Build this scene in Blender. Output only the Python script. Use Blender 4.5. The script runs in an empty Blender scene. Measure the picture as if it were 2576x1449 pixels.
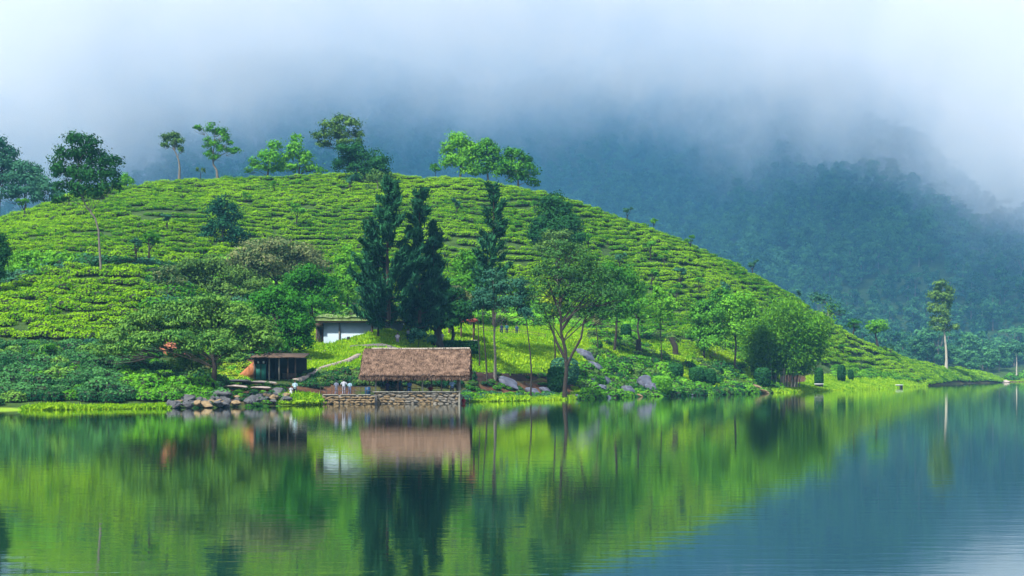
import bpy, math, random
import numpy as np
from mathutils import Vector, Matrix, noise as mnoise

R = math.radians
sc = bpy.context.scene
COL = sc.collection
rng = np.random.default_rng(7)
random.seed(7)

# ------------------------------------------------------------------ camera
F, CX, HY, CH = 3539.0, 1288.0, 940.0, 3.4      # focal length, centre column, horizon row of the survey sheet; eye height
cam_d = bpy.data.cameras.new('camera')
cam = bpy.data.objects.new('camera', cam_d); COL.objects.link(cam)
cam.location = (0, 0, CH); cam.rotation_euler = (R(90), 0, 0)
cam_d.sensor_width = 36.0; cam_d.lens = 36.0 * F / 2576.0
cam_d.shift_y = (HY - 724.5) / 2576.0
cam_d.clip_start = 0.5; cam_d.clip_end = 9000
sc.camera = cam

# ------------------------------------------------------------------ world, sun, exposure
SUN_EL, SUN_AZ = 52.0, -38.0                       # azimuth from +y (view direction), negative = behind left
world = bpy.data.worlds.new('World'); sc.world = world; world.use_nodes = True
nt = world.node_tree; nt.nodes.clear()
out = nt.nodes.new('ShaderNodeOutputWorld')
sky = nt.nodes.new('ShaderNodeTexSky'); sky.sky_type = 'NISHITA'; sky.sun_disc = False
sky.sun_elevation = R(SUN_EL); sky.sun_rotation = R(180 + SUN_AZ)
sky.air_density = 1.0; sky.dust_density = 2.0
bg1 = nt.nodes.new('ShaderNodeBackground'); bg1.inputs[1].default_value = 0.10
bg2 = nt.nodes.new('ShaderNodeBackground'); bg2.inputs[1].default_value = 0.74
tc = nt.nodes.new('ShaderNodeTexCoord')
mp = nt.nodes.new('ShaderNodeMapping'); mp.inputs['Scale'].default_value = (1, 1, 2.2)
nz = nt.nodes.new('ShaderNodeTexNoise'); nz.inputs['Scale'].default_value = 2.4; nz.inputs['Detail'].default_value = 4; nz.inputs['Roughness'].default_value = .45
cr = nt.nodes.new('ShaderNodeValToRGB')
cr.color_ramp.elements[0].position = .30; cr.color_ramp.elements[0].color = (.46, .58, .79, 1)
cr.color_ramp.elements[1].position = .70; cr.color_ramp.elements[1].color = (.68, .76, .90, 1)
mx = nt.nodes.new('ShaderNodeMixShader'); mx.inputs[0].default_value = .84
L = nt.links.new
L(tc.outputs['Generated'], mp.inputs[0]); L(mp.outputs[0], nz.inputs['Vector']); L(nz.outputs[0], cr.inputs[0])
L(sky.outputs[0], bg1.inputs[0]); L(cr.outputs[0], bg2.inputs[0])
L(bg1.outputs[0], mx.inputs[1]); L(bg2.outputs[0], mx.inputs[2]); L(mx.outputs[0], out.inputs[0])

sun_d = bpy.data.lights.new('sun', 'SUN'); sun = bpy.data.objects.new('sun', sun_d); COL.objects.link(sun)
sun_d.energy = 5.0; sun_d.angle = R(4); sun_d.color = (1, .95, .84)
# direction TO the sun: in front-left of the hill (behind the camera, to the left)
az = R(180 + 38)                                   # measured clockwise from +y
sdir = Vector((math.sin(az) * math.cos(R(SUN_EL)), math.cos(az) * math.cos(R(SUN_EL)), math.sin(R(SUN_EL))))
sun.rotation_euler = (-sdir).to_track_quat('-Z', 'Y').to_euler()
sky.sun_rotation = az
sc.view_settings.view_transform = 'Standard'; sc.view_settings.look = 'None'
sc.view_settings.exposure = 0.93; sc.view_settings.gamma = 1.0; sc.view_settings.use_curve_mapping = False
sc.render.engine = 'CYCLES'
cy = sc.cycles
cy.use_denoising = True
cy.max_bounces = 6; cy.diffuse_bounces = 2; cy.glossy_bounces = 2; cy.transmission_bounces = 2
cy.volume_bounces = 10; cy.transparent_max_bounces = 8
cy.use_adaptive_sampling = True; cy.adaptive_threshold = 0.02
cy.caustics_reflective = False; cy.caustics_refractive = False

# ------------------------------------------------------------------ small helpers
def at(vx, vy, D):
    """survey sheet position at distance D -> point in the place"""
    return Vector(((vx - CX) * D / F, D, CH + (HY - vy) * D / F))
def m_of(px, D): return px * D / F

def put(ob, kind=None, label=None, cat=None, group=None, parent=None):
    if ob.name not in COL.objects: COL.objects.link(ob)
    if kind: ob['kind'] = kind
    if label: ob['label'] = label
    if cat: ob['category'] = cat
    if group: ob['group'] = group
    if parent: ob.parent = parent
    return ob

def mesh_np(name, co, faces, mat=None, smooth=False, attrs=None, mats=None, mat_idx=None):
    """co (n,3) array; faces = (m,k) int array"""
    me = bpy.data.meshes.new(name)
    co = np.asarray(co, np.float32); faces = np.asarray(faces, np.int32)
    m, k = faces.shape
    me.vertices.add(len(co)); me.vertices.foreach_set('co', co.ravel())
    me.loops.add(m * k); me.loops.foreach_set('vertex_index', faces.ravel())
    me.polygons.add(m); me.polygons.foreach_set('loop_start', np.arange(0, m * k, k, dtype=np.int32))
    me.update(calc_edges=True)
    if smooth: me.polygons.foreach_set('use_smooth', np.ones(m, bool))
    for nm, (dom, arr) in (attrs or {}).items():
        arr = np.asarray(arr, np.float32)
        if arr.ndim == 1:
            a = me.attributes.new(nm, 'FLOAT', dom); a.data.foreach_set('value', arr)
        else:
            a = me.attributes.new(nm, 'FLOAT_COLOR', dom); a.data.foreach_set('color', np.c_[arr, np.ones(len(arr))].astype(np.float32).ravel())
    for mm in (mats or ([mat] if mat else [])): me.materials.append(mm)
    if mat_idx is not None: me.polygons.foreach_set('material_index', np.asarray(mat_idx, np.int32))
    me.update()
    return me

def thing(name, loc, label, cat, group=None, rz=0):
    o = bpy.data.objects.new(name, None); o.location = loc; o.rotation_euler = (0, 0, rz); o.empty_display_size = .3
    return put(o, None, label, cat, group)

# ------------------------------------------------------------------ materials
def new_mat(name):
    m = bpy.data.materials.new(name); m.use_nodes = True
    n = m.node_tree.nodes; n.clear()
    return m, n, m.node_tree.links.new

def solid(name, col, rough=.8, var=.25, scale=3.0, bump=0.0, bscale=20, spec=.3):
    m, n, l = new_mat(name)
    o = n.new('ShaderNodeOutputMaterial'); p = n.new('ShaderNodeBsdfPrincipled')
    p.inputs['Roughness'].default_value = rough; p.inputs['Specular IOR Level'].default_value = spec
    t = n.new('ShaderNodeTexCoord'); z = n.new('ShaderNodeTexNoise'); z.inputs['Scale'].default_value = scale; z.inputs['Detail'].default_value = 5
    z.inputs['Roughness'].default_value = .65
    c = n.new('ShaderNodeValToRGB'); a = np.array(col)
    c.color_ramp.elements[0].position = .3; c.color_ramp.elements[0].color = (*np.clip(a * (1 - var), 0, 1), 1)
    c.color_ramp.elements[1].position = .7; c.color_ramp.elements[1].color = (*np.clip(a * (1 + var), 0, 1), 1)
    l(t.outputs['Object'], z.inputs['Vector']); l(z.outputs[0], c.inputs[0]); l(c.outputs[0], p.inputs['Base Color'])
    if bump:
        z2 = n.new('ShaderNodeTexNoise'); z2.inputs['Scale'].default_value = bscale; z2.inputs['Detail'].default_value = 4
        b = n.new('ShaderNodeBump'); b.inputs['Strength'].default_value = bump; b.inputs['Distance'].default_value = .1
        l(t.outputs['Object'], z2.inputs['Vector']); l(z2.outputs[0], b.inputs['Height']); l(b.outputs[0], p.inputs['Normal'])
    l(p.outputs[0], o.inputs[0])
    return m

def leaf_mat(name, base, tip, trans=.25, inst=False, pos_scale=.05):
    """leaf: colour between an old-leaf and a young-leaf green by the leaf's own random value, patchy over the place"""
    m, n, l = new_mat(name)
    o = n.new('ShaderNodeOutputMaterial')
    at_ = n.new('ShaderNodeAttribute'); at_.attribute_name = 'v'
    g = n.new('ShaderNodeNewGeometry'); z = n.new('ShaderNodeTexNoise'); z.inputs['Scale'].default_value = pos_scale; z.inputs['Detail'].default_value = 3
    l(g.outputs['Position'], z.inputs['Vector'])
    ad = n.new('ShaderNodeMath'); ad.operation = 'MULTIPLY_ADD'; ad.inputs[1].default_value = 1.6; ad.inputs[2].default_value = -.8
    l(z.outputs[0], ad.inputs[0])
    a2 = n.new('ShaderNodeMath'); a2.operation = 'ADD'; a2.use_clamp = True
    l(at_.outputs['Fac'], a2.inputs[0]); l(ad.outputs[0], a2.inputs[1])
    fac = a2
    if inst:
        oi = n.new('ShaderNodeObjectInfo'); a3 = n.new('ShaderNodeMath'); a3.operation = 'MULTIPLY_ADD'; a3.inputs[1].default_value = .5; a3.inputs[2].default_value = -.25
        l(oi.outputs['Random'], a3.inputs[0]); a4 = n.new('ShaderNodeMath'); a4.operation = 'ADD'; a4.use_clamp = True
        l(a2.outputs[0], a4.inputs[0]); l(a3.outputs[0], a4.inputs[1]); fac = a4
    c = n.new('ShaderNodeMix'); c.data_type = 'RGBA'
    c.inputs[6].default_value = (*base, 1); c.inputs[7].default_value = (*tip, 1)
    l(fac.outputs[0], c.inputs[0])
    d = n.new('ShaderNodeBsdfDiffuse'); t = n.new('ShaderNodeBsdfTranslucent')
    x = n.new('ShaderNodeMixShader'); x.inputs[0].default_value = trans
    l(c.outputs[2], d.inputs[0]); l(c.outputs[2], t.inputs[0])
    l(d.outputs[0], x.inputs[1]); l(t.outputs[0], x.inputs[2]); l(x.outputs[0], o.inputs[0])
    return m

# ------------------------------------------------------------------ terrain
UQ = [-900, 0, 200, 400, 550, 700, 800, 812, 970, 1200, 1400, 1600, 1700, 1850, 2000, 2120, 2200, 2300, 2400, 2480, 2515, 2535, 2700, 3400]
SH = [112, 131, 133, 137, 141, 150, 154.2, 158.6, 160.5, 170, 181, 206, 214, 231, 257, 281, 300, 352, 468, 512, 528, 573, 575, 560]
LN = [  # feature lines (D, sheet row) along each column: bank, shelf, shelf edge, mid, foot of hill, crest
 [(118,1030),(150,900),(165,885),(205,760),(230,690),(300,660)],
 [(134,1022),(165,885),(174,868),(205,735),(225,648),(300,555)],
 [(136,1020),(165,885),(175,870),(210,670),(228,652),(310,484)],
 [(140,1017),(163,905),(176,872),(212,670),(232,668),(322,460)],
 [(145,1008),(158,975),(172,925),(212,720),(240,680),(326,449)],
 [(152,990),(158,970),(170,945),(198,800),(245,730),(328,445)],
 [(155.5,996),(162,982),(168,933),(196,855),(245,760),(329,444)],
 [(159.6,994),(163,985),(168,930),(196,868),(245,770),(329,444)],
 [(162,990),(166,980),(171,928),(193,822),(245,770),(329,439)],
 [(173,1000),(178,985),(182,938),(205,850),(245,795),(328,452)],
 [(184,1001),(192,982),(197,945),(215,850),(250,812),(325,494)],
 [(209,993),(218,972),(228,920),(250,850),(266,826),(325,566)],
 [(217,989),(225,972),(235,925),(252,850),(266,826),(326,600)],
 [(234,985),(242,972),(255,930),(268,880),(280,850),(332,665)],
 [(261,983),(275,968),(290,945),(300,925),(312,880),(345,750)],
 [(285,979),(305,963),(318,950),(325,940),(335,915),(358,835)],
 [(304,976),(330,960),(342,952),(348,945),(358,925),(385,875)],
 [(357,972),(366,966),(380,955),(385,950),(400,925),(430,905)],
 [(471,964),(476,960),(482,950),(486,940),(492,928),(505,919)],
 [(514,963),(517,957),(521,950),(524,946),(528,940),(532,935)],
 [(531,962),(533,959),(535,957),(537,955),(539,953),(541,951)],
 [(576,958),(580,952),(584,948),(588,944),(592,941),(600,938)],
 [(577,957),(580,950),(585,942),(592,938),(600,935),(620,930)],
 [(565,957),(570,950),(575,942),(590,938),(600,935),(620,930)],
]
ku = np.array(UQ, float)
cols_D, cols_Z = [], []
for u, s, ln in zip(UQ, SH, LN):
    Ds = [60, s - 14, s]; Zs = [-3, -2, 0.0]
    for D, vy in ln:
        Ds.append(D); Zs.append(CH + (HY - vy) * D / F)
    dc, zc = Ds[-1], Zs[-1]
    gap = u > 2505 and u < 2530
    Ds += [dc + 25, dc + 70 if dc < 560 else dc + 30, max(690, dc + 60), 1000, 1300, 1450]
    Zs += [zc - 1.5 if not gap else -2, (zc * .6 if dc < 560 else zc + 3) if not gap else 4, 8, 135, 290, 330]
    cols_D.append(Ds); cols_Z.append(Zs)
KD = np.array(cols_D, float); KZ = np.array(cols_Z, float)

UG = np.arange(-900, 3401, 10.0)
DG = np.concatenate([np.arange(96, 600, 1.25), np.arange(600, 700, 4.0), np.arange(700, 1451, 20.0)])
HG = np.zeros((len(UG), len(DG)))
for i, u in enumerate(UG):
    dd = [np.interp(u, ku, KD[:, k]) for k in range(KD.shape[1])]
    zz = [np.interp(u, ku, KZ[:, k]) for k in range(KZ.shape[1])]
    HG[i] = np.interp(DG, dd, zz)
def sm(a, ax, n):
    for _ in range(n):
        p = np.pad(a, [(1, 1) if q == ax else (0, 0) for q in (0, 1)], 'edge')
        a = (np.take(p, range(0, a.shape[ax]), ax) + 2 * np.take(p, range(1, a.shape[ax] + 1), ax) + np.take(p, range(2, a.shape[ax] + 2), ax)) / 4
    return a
far_m = DG > 200
H1 = sm(sm(HG, 0, 14), 1, 6); H0 = sm(sm(HG, 0, 2), 1, 1)
w = np.clip((DG - 185) / 40, 0, 1)[None, :]
HG = H0 * (1 - w) + H1 * w
# relief noise
XX = (UG[:, None] - CX) * DG[None, :] / F; YY = np.repeat(DG[None, :], len(UG), 0)
def vnoise2(x, y, s, seed=0):
    """value noise, vectorised"""
    x = np.asarray(x) / s + seed * 17.3; y = np.asarray(y) / s + seed * 9.1
    xi = np.floor(x).astype(np.int64); yi = np.floor(y).astype(np.int64); fx = x - xi; fy = y - yi
    fx = fx * fx * (3 - 2 * fx); fy = fy * fy * (3 - 2 * fy)
    def h(a, b):
        n = (a * 374761393 + b * 668265263 + seed * 1442695041) & 0x7fffffff
        n = ((n ^ (n >> 13)) * 1274126177) & 0x7fffffff
        return ((n ^ (n >> 16)) & 0xffff) / 65535.0
    return (h(xi, yi) * (1 - fx) + h(xi + 1, yi) * fx) * (1 - fy) + (h(xi, yi + 1) * (1 - fx) + h(xi + 1, yi + 1) * fx) * fy
rel = (vnoise2(XX, YY, 9, 1) - .5) * .9 + (vnoise2(XX, YY, 3, 2) - .5) * .3 + (vnoise2(XX, YY, 25, 3) - .5) * 1.6
amp = np.clip((HG - .2) / 5, 0, 1) * np.where(YY < 650, .6, 1)
mtn = np.clip((YY - 680) / 150, 0, 1) * ((vnoise2(XX, YY * .5, 130, 4) - .5) * 95 + (vnoise2(XX, YY * .6, 50, 5) - .5) * 34)
HG = HG + rel * amp + mtn
HG = np.where(HG > 250, 250 + (HG - 250) * .45, HG)

def height(x, y):
    u = x / y * F + CX
    fi = (u - UG[0]) / 10.0; i = np.clip(np.floor(fi).astype(int), 0, len(UG) - 2); a = np.clip(fi - i, 0, 1)
    j = np.clip(np.searchsorted(DG, y) - 1, 0, len(DG) - 2); b = np.clip((y - DG[j]) / (DG[j + 1] - DG[j]), 0, 1)
    return (HG[i, j] * (1 - b) + HG[i, j + 1] * b) * (1 - a) + (HG[i + 1, j] * (1 - b) + HG[i + 1, j + 1] * b) * a
def hz(x, y): return float(height(np.array(float(x)), np.array(float(y))))
def ground(vx, D):
    x = (vx - CX) * D / F
    return Vector((x, D, hz(x, D)))
def line_D(u, k):  # distance of a feature line in column u (2 = shore, 3..8)
    return np.interp(u, ku, KD[:, k])
def row_of(p): return HY - (p[2] - CH) * F / p[1]

U2 = np.repeat(UG[:, None], len(DG), 1)
VY = HY - (HG - CH) * F / YY
# cover masks (what grows or lies on each spot of the ground)
nA = vnoise2(XX, YY, 5, 11); nB = vnoise2(XX, YY, 1.7, 12); nC = vnoise2(XX, YY, 14, 13)
lawn = np.zeros_like(XX); red = np.zeros_like(XX); strip = np.zeros_like(XX)
LD = lambda k: np.interp(U2, ku, KD[:, k])
# lawn round the house and pavilion, down to the bank
lawn += ((U2 > 745) & (U2 < 1470) & (YY > LD(5) - 1) & (YY < LD(7) + 8))
red += ((U2 > 1190) & (U2 < 1500) & (YY > LD(3) - 1) & (YY < LD(5) - 1)) + .45 * ((U2 > 760) & (U2 <= 1190) & (YY > LD(4) - 1) & (YY < LD(5) + .5))                     # dark red earth bank; thinner red behind the visitors paints in shadow
red += ((U2 > 560) & (U2 < 900) & (YY > LD(3) - 2) & (YY < LD(4) + 2)) * 1.0
red += ((U2 > 330) & (U2 < 680) & (YY > LD(5) - 2) & (YY < LD(5) + 22) & (nC > .35))
red += ((U2 > 1560) & (U2 < 1960) & (YY > LD(3)) & (YY < LD(5) + 10) & (nA + .5 * nB > .62))
red += ((U2 > 1900) & (U2 < 2110) & (YY > LD(3) + 3) & (YY < LD(5)) )
red += ((U2 > 2325) & (YY > LD(2) - 3) & (YY < LD(4) + 1))
strip += ((U2 < 430) & (YY < LD(3) - 1) & (YY > LD(2) - 2)) + ((U2 > 1180) & (U2 < 1440) & (YY < LD(3) + .5)) + ((U2 > 1950) & (U2 < 2330) & (YY < LD(4) + 1)) + ((U2 > 700) & (U2 < 802) & (YY < LD(3) + .5))
strip += ((U2 > 2040) & (U2 < 2330) & (YY < LD(5)))
lawn = np.clip(sm(sm(np.clip(lawn, 0, 1), 0, 1), 1, 1), 0, 1); red = np.clip(sm(sm(np.clip(red, 0, 1), 0, 1), 1, 1), 0, 1); strip = np.clip(strip, 0, 1)
forest = (YY > LD(8) + 40).astype(float)

nu, nd = len(UG), len(DG)
idx = np.arange(nu * nd).reshape(nu, nd)
fc = np.stack([idx[:-1, :-1], idx[1:, :-1], idx[1:, 1:], idx[:-1, 1:]], -1).reshape(-1, 4)
cov = np.stack([lawn, red, strip], -1).reshape(-1, 3)

gm, n, l = new_mat('ground_cover')
o = n.new('ShaderNodeOutputMaterial'); p = n.new('ShaderNodeBsdfPrincipled'); p.inputs['Roughness'].default_value = .95; p.inputs['Specular IOR Level'].default_value = .1
a = n.new('ShaderNodeAttribute'); a.attribute_name = 'cover'; sep = n.new('ShaderNodeSeparateColor'); l(a.outputs['Color'], sep.inputs[0])
tcn = n.new('ShaderNodeNewGeometry')
def nzc(scale, c0, c1, lo=.3, hi=.7, det=6):
    z = n.new('ShaderNodeTexNoise'); z.inputs['Scale'].default_value = scale; z.inputs['Detail'].default_value = det; z.inputs['Roughness'].default_value = .7
    l(tcn.outputs['Position'], z.inputs['Vector'])
    c = n.new('ShaderNodeValToRGB'); c.color_ramp.elements[0].position = lo; c.color_ramp.elements[0].color = (*c0, 1)
    c.color_ramp.elements[1].position = hi; c.color_ramp.elements[1].color = (*c1, 1); l(z.outputs[0], c.inputs[0]); return c
base = nzc(.35, (.018, .035, .012), (.05, .10, .018))
lawnc = nzc(.5, (.14, .34, .010), (.32, .48, .015))
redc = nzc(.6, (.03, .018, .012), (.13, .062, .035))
stc = nzc(.8, (.10, .24, .012), (.26, .34, .03))
def mixc(f, A, B):
    x = n.new('ShaderNodeMix'); x.data_type = 'RGBA'; l(f, x.inputs[0]); l(A, x.inputs[6]); l(B, x.inputs[7]); return x.outputs[2]
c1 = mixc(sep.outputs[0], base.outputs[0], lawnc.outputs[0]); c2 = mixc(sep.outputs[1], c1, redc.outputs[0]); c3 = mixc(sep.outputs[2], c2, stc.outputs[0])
l(c3, p.inputs['Base Color'])
zb = n.new('ShaderNodeTexNoise'); zb.inputs['Scale'].default_value = 2.5; zb.inputs['Detail'].default_value = 6; l(tcn.outputs['Position'], zb.inputs['Vector'])
bb = n.new('ShaderNodeBump'); bb.inputs['Strength'].default_value = .8; bb.inputs['Distance'].default_value = .3; l(zb.outputs[0], bb.inputs['Height']); l(bb.outputs[0], p.inputs['Normal'])
l(p.outputs[0], o.inputs[0])
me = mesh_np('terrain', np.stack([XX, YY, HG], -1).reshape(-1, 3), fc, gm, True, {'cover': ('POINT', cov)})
terrain = put(bpy.data.objects.new('terrain', me), 'structure')

# ------------------------------------------------------------------ water
wm, n, l = new_mat('lake_water')
o = n.new('ShaderNodeOutputMaterial'); p = n.new('ShaderNodeBsdfGlossy'); p.inputs['Color'].default_value = (.95, .98, .95, 1); p.inputs['Roughness'].default_value = .03
pd = n.new('ShaderNodeBsdfDiffuse'); pd.inputs['Color'].default_value = (.006, .03, .018, 1)
pm = n.new('ShaderNodeMixShader'); lw = n.new('ShaderNodeFresnel'); lw.inputs['IOR'].default_value = 1.33
fm = n.new('ShaderNodeMath'); fm.operation = 'MULTIPLY_ADD'; fm.inputs[1].default_value = .45; fm.inputs[2].default_value = .64; fm.use_clamp = True
l(lw.outputs[0], fm.inputs[0]); l(fm.outputs[0], pm.inputs[0]); l(pd.outputs[0], pm.inputs[1]); l(p.outputs[0], pm.inputs[2])
g = n.new('ShaderNodeNewGeometry')
def wave(scale, sx, sy, dist, prev=None, det=3):
    mpp = n.new('ShaderNodeMapping'); mpp.inputs['Scale'].default_value = (sx, sy, 1); l(g.outputs['Position'], mpp.inputs[0])
    z = n.new('ShaderNodeTexNoise'); z.inputs['Scale'].default_value = scale; z.inputs['Detail'].default_value = det; l(mpp.outputs[0], z.inputs['Vector'])
    b = n.new('ShaderNodeBump'); b.inputs['Strength'].default_value = 1; b.inputs['Distance'].default_value = dist; l(z.outputs[0], b.inputs['Height'])
    if prev: l(prev.outputs[0], b.inputs['Normal'])
    return b
b1 = wave(1.0, .35, 1.6, .004); b2 = wave(5.0, .5, 1.0, .0010, b1, 2)
l(b2.outputs[0], p.inputs['Normal']); l(pm.outputs[0], o.inputs[0])
wme = mesh_np('lake', [(-900, -300, 0), (900, -300, 0), (900, 640, 0), (-900, 640, 0)], [[0, 1, 2, 3]], wm)
put(bpy.data.objects.new('lake_water', wme), 'structure')
#@@HAZE

# ------------------------------------------------------------------ leaf and wood builders
M = {}
M['leaf_dark'] = leaf_mat('leaf_dark', (.010, .055, .022), (.035, .14, .03), .2)
M['leaf_mid'] = leaf_mat('leaf_mid', (.022, .12, .015), (.11, .33, .025), .25)
M['leaf_bright'] = leaf_mat('leaf_bright', (.06, .24, .02), (.19, .46, .03), .3)
M['leaf_yellow'] = leaf_mat('leaf_yellow', (.15, .30, .02), (.36, .48, .03), .3)
M['leaf_olive'] = leaf_mat('leaf_olive', (.03, .09, .025), (.14, .26, .05), .2)
M['leaf_umbrella'] = leaf_mat('leaf_umbrella', (.03, .12, .025), (.19, .37, .055), .2)
M['leaf_deep'] = leaf_mat('leaf_deep', (.010, .075, .012), (.06, .25, .022), .25)
M['leaf_mid_dark'] = leaf_mat('leaf_mid_dark', (.015, .07, .022), (.085, .22, .045), .2)  # darker green of the open crowned tree's own leaves
M['leaf_blossom'] = leaf_mat('leaf_blossom', (.05, .12, .04), (.25, .26, .11), .2)
M['needle'] = leaf_mat('needle', (.006, .040, .028), (.032, .135, .05), .1)
M['leaf_blue'] = leaf_mat('leaf_blue', (.02, .085, .055), (.06, .18, .09), .15)
M['leaf_bamboo'] = leaf_mat('leaf_bamboo', (.035, .15, .012), (.15, .36, .02), .3)
M['tea'] = leaf_mat('tea_leaf', (.035, .165, .008), (.22, .42, .010), .25, True, .035)
M['tea_dark'] = leaf_mat('tea_leaf_dark', (.008, .055, .022), (.085, .25, .07), .2, True, .06)
M['forest'] = leaf_mat('forest_leaf', (.01, .06, .03), (.085, .25, .075), .15, True, .012)
M['bark'] = solid('bark', (.03, .024, .019), .9, .4, 4)
M['bark_pale'] = solid('bark_pale', (.33, .31, .25), .9, .3, 4)
M['bark_grey'] = solid('bark_grey', (.13, .12, .10), .9, .35, 4)

def quads_from(c, nrm, size, aspect=.55, v=None, along=None):
    """leaf-shaped quads: centres, normals, half-lengths"""
    n = len(c)
    r = rng.normal(size=(n, 3)) if along is None else along
    t = np.cross(nrm, r) if along is None else r - nrm * (r * nrm).sum(1, keepdims=True)
    t /= np.linalg.norm(t, axis=1, keepdims=True) + 1e-9
    b = np.cross(nrm, t); b /= np.linalg.norm(b, axis=1, keepdims=True) + 1e-9
    s = size[:, None]
    co = np.stack([c - t * s, c + b * s * aspect, c + t * s, c - b * s * aspect], 1).reshape(-1, 3)
    f = np.arange(4 * n).reshape(n, 4)
    return co, f, v
def unit(a): return a / (np.linalg.norm(a, axis=1, keepdims=True) + 1e-9)

def puff_leaves(pf, n_tot, leaf, sub=9, spread=.24, flat=.8, up=.2, hollow=.55):
    """pf: rows (x,y,z,rx,ry,rz). leaves gathered in sprays on every lobe"""
    pf = np.asarray(pf, float)
    vol = (pf[:, 3] * pf[:, 5]); wts = vol / vol.sum()
    C, N, S, V = [], [], [], []
    for q, wgt in zip(pf, wts):
        k = max(4, int(sub * (1 + q[3] * .12))); n = max(20, int(n_tot * wgt))
        d = unit(rng.normal(size=(k, 3))); d[:, 2] = np.where(d[:, 2] < -.35, -d[:, 2], d[:, 2])
        rr = rng.uniform(hollow, .95, (k, 1))
        sc_ = d * rr * q[3:6]
        who = rng.integers(0, k, n)
        off = rng.normal(size=(n, 3)) * np.array([q[3], q[4], q[5] * flat]) * spread
        p = sc_[who] + off
        tone = rng.normal(0, .16, k)[who]
        C.append(p + q[:3]); nn = unit(off / (np.abs(q[3:6])) * 2.2 + d[who] * .6 + rng.normal(size=(n, 3)) * .45 + np.array([0, 0, up]))
        N.append(nn); S.append(leaf * rng.uniform(.6, 1.3, n)); V.append(np.clip(.45 + tone + rng.normal(0, .16, n), 0, 1))
    return np.concatenate(C), np.concatenate(N), np.concatenate(S), np.concatenate(V)

def tube(pts, rad, sides=6):
    pts = np.asarray(pts, float); rad = np.asarray(rad, float); n = len(pts)
    tg = np.gradient(pts, axis=0); tg = unit(tg)
    ref = np.array([.31, .17, .93]) if abs(tg[0, 2]) < .8 else np.array([1., .12, 0.])
    u = unit(np.cross(tg, ref)); v = np.cross(tg, u)
    an = np.arange(sides) / sides * 2 * np.pi
    co = (pts[:, None] + rad[:, None, None] * (np.cos(an)[None, :, None] * u[:, None] + np.sin(an)[None, :, None] * v[:, None])).reshape(-1, 3)
    f = []
    for i in range(n - 1):
        for j in range(sides):
            a = i * sides + j; b = i * sides + (j + 1) % sides
            f.append((a, b, b + sides, a + sides))
    return co, np.array(f)
class MB:
    def __init__(s): s.co, s.f, s.n = [], [], 0
    def add(s, co, f):
        co = np.asarray(co, float); s.co.append(co); s.f.append(np.asarray(f) + s.n); s.n += len(co); return s
    def tube(s, pts, rad, sides=6): return s.add(*tube(pts, rad, sides))
    def box(s, a, b, jit=0):
        x0, y0, z0 = a; x1, y1, z1 = b
        co = np.array([(x0,y0,z0),(x1,y0,z0),(x1,y1,z0),(x0,y1,z0),(x0,y0,z1),(x1,y0,z1),(x1,y1,z1),(x0,y1,z1)], float)
        if jit: co += rng.normal(0, jit, co.shape)
        return s.add(co, [[0,3,2,1],[4,5,6,7],[0,1,5,4],[1,2,6,5],[2,3,7,6],[3,0,4,7]])
    def mesh(s, name, mat, smooth=False): return mesh_np(name, np.concatenate(s.co), np.concatenate(s.f), mat, smooth)
    def build(s, name, mat, parent=None, smooth=False, **k): return put(bpy.data.objects.new(name, s.mesh(name, mat, smooth)), parent=parent, **k)

def curve(a, b, n=6, bow=0.0, sag=0.0, wob=.0):
    a = np.array(a, float); b = np.array(b, float); t = np.linspace(0, 1, n)[:, None]
    p = a + (b - a) * t
    L_ = np.linalg.norm(b - a)
    p[:, 2] += (np.sin(t[:, 0] * np.pi) * sag * L_)
    side = unit(np.cross((b - a)[None], [[0, 0, 1]]))[0]
    p += side * np.sin(t * np.pi) * bow * L_
    if wob: p[1:-1] += rng.normal(0, wob * L_, (n - 2, 3))
    return p

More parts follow.
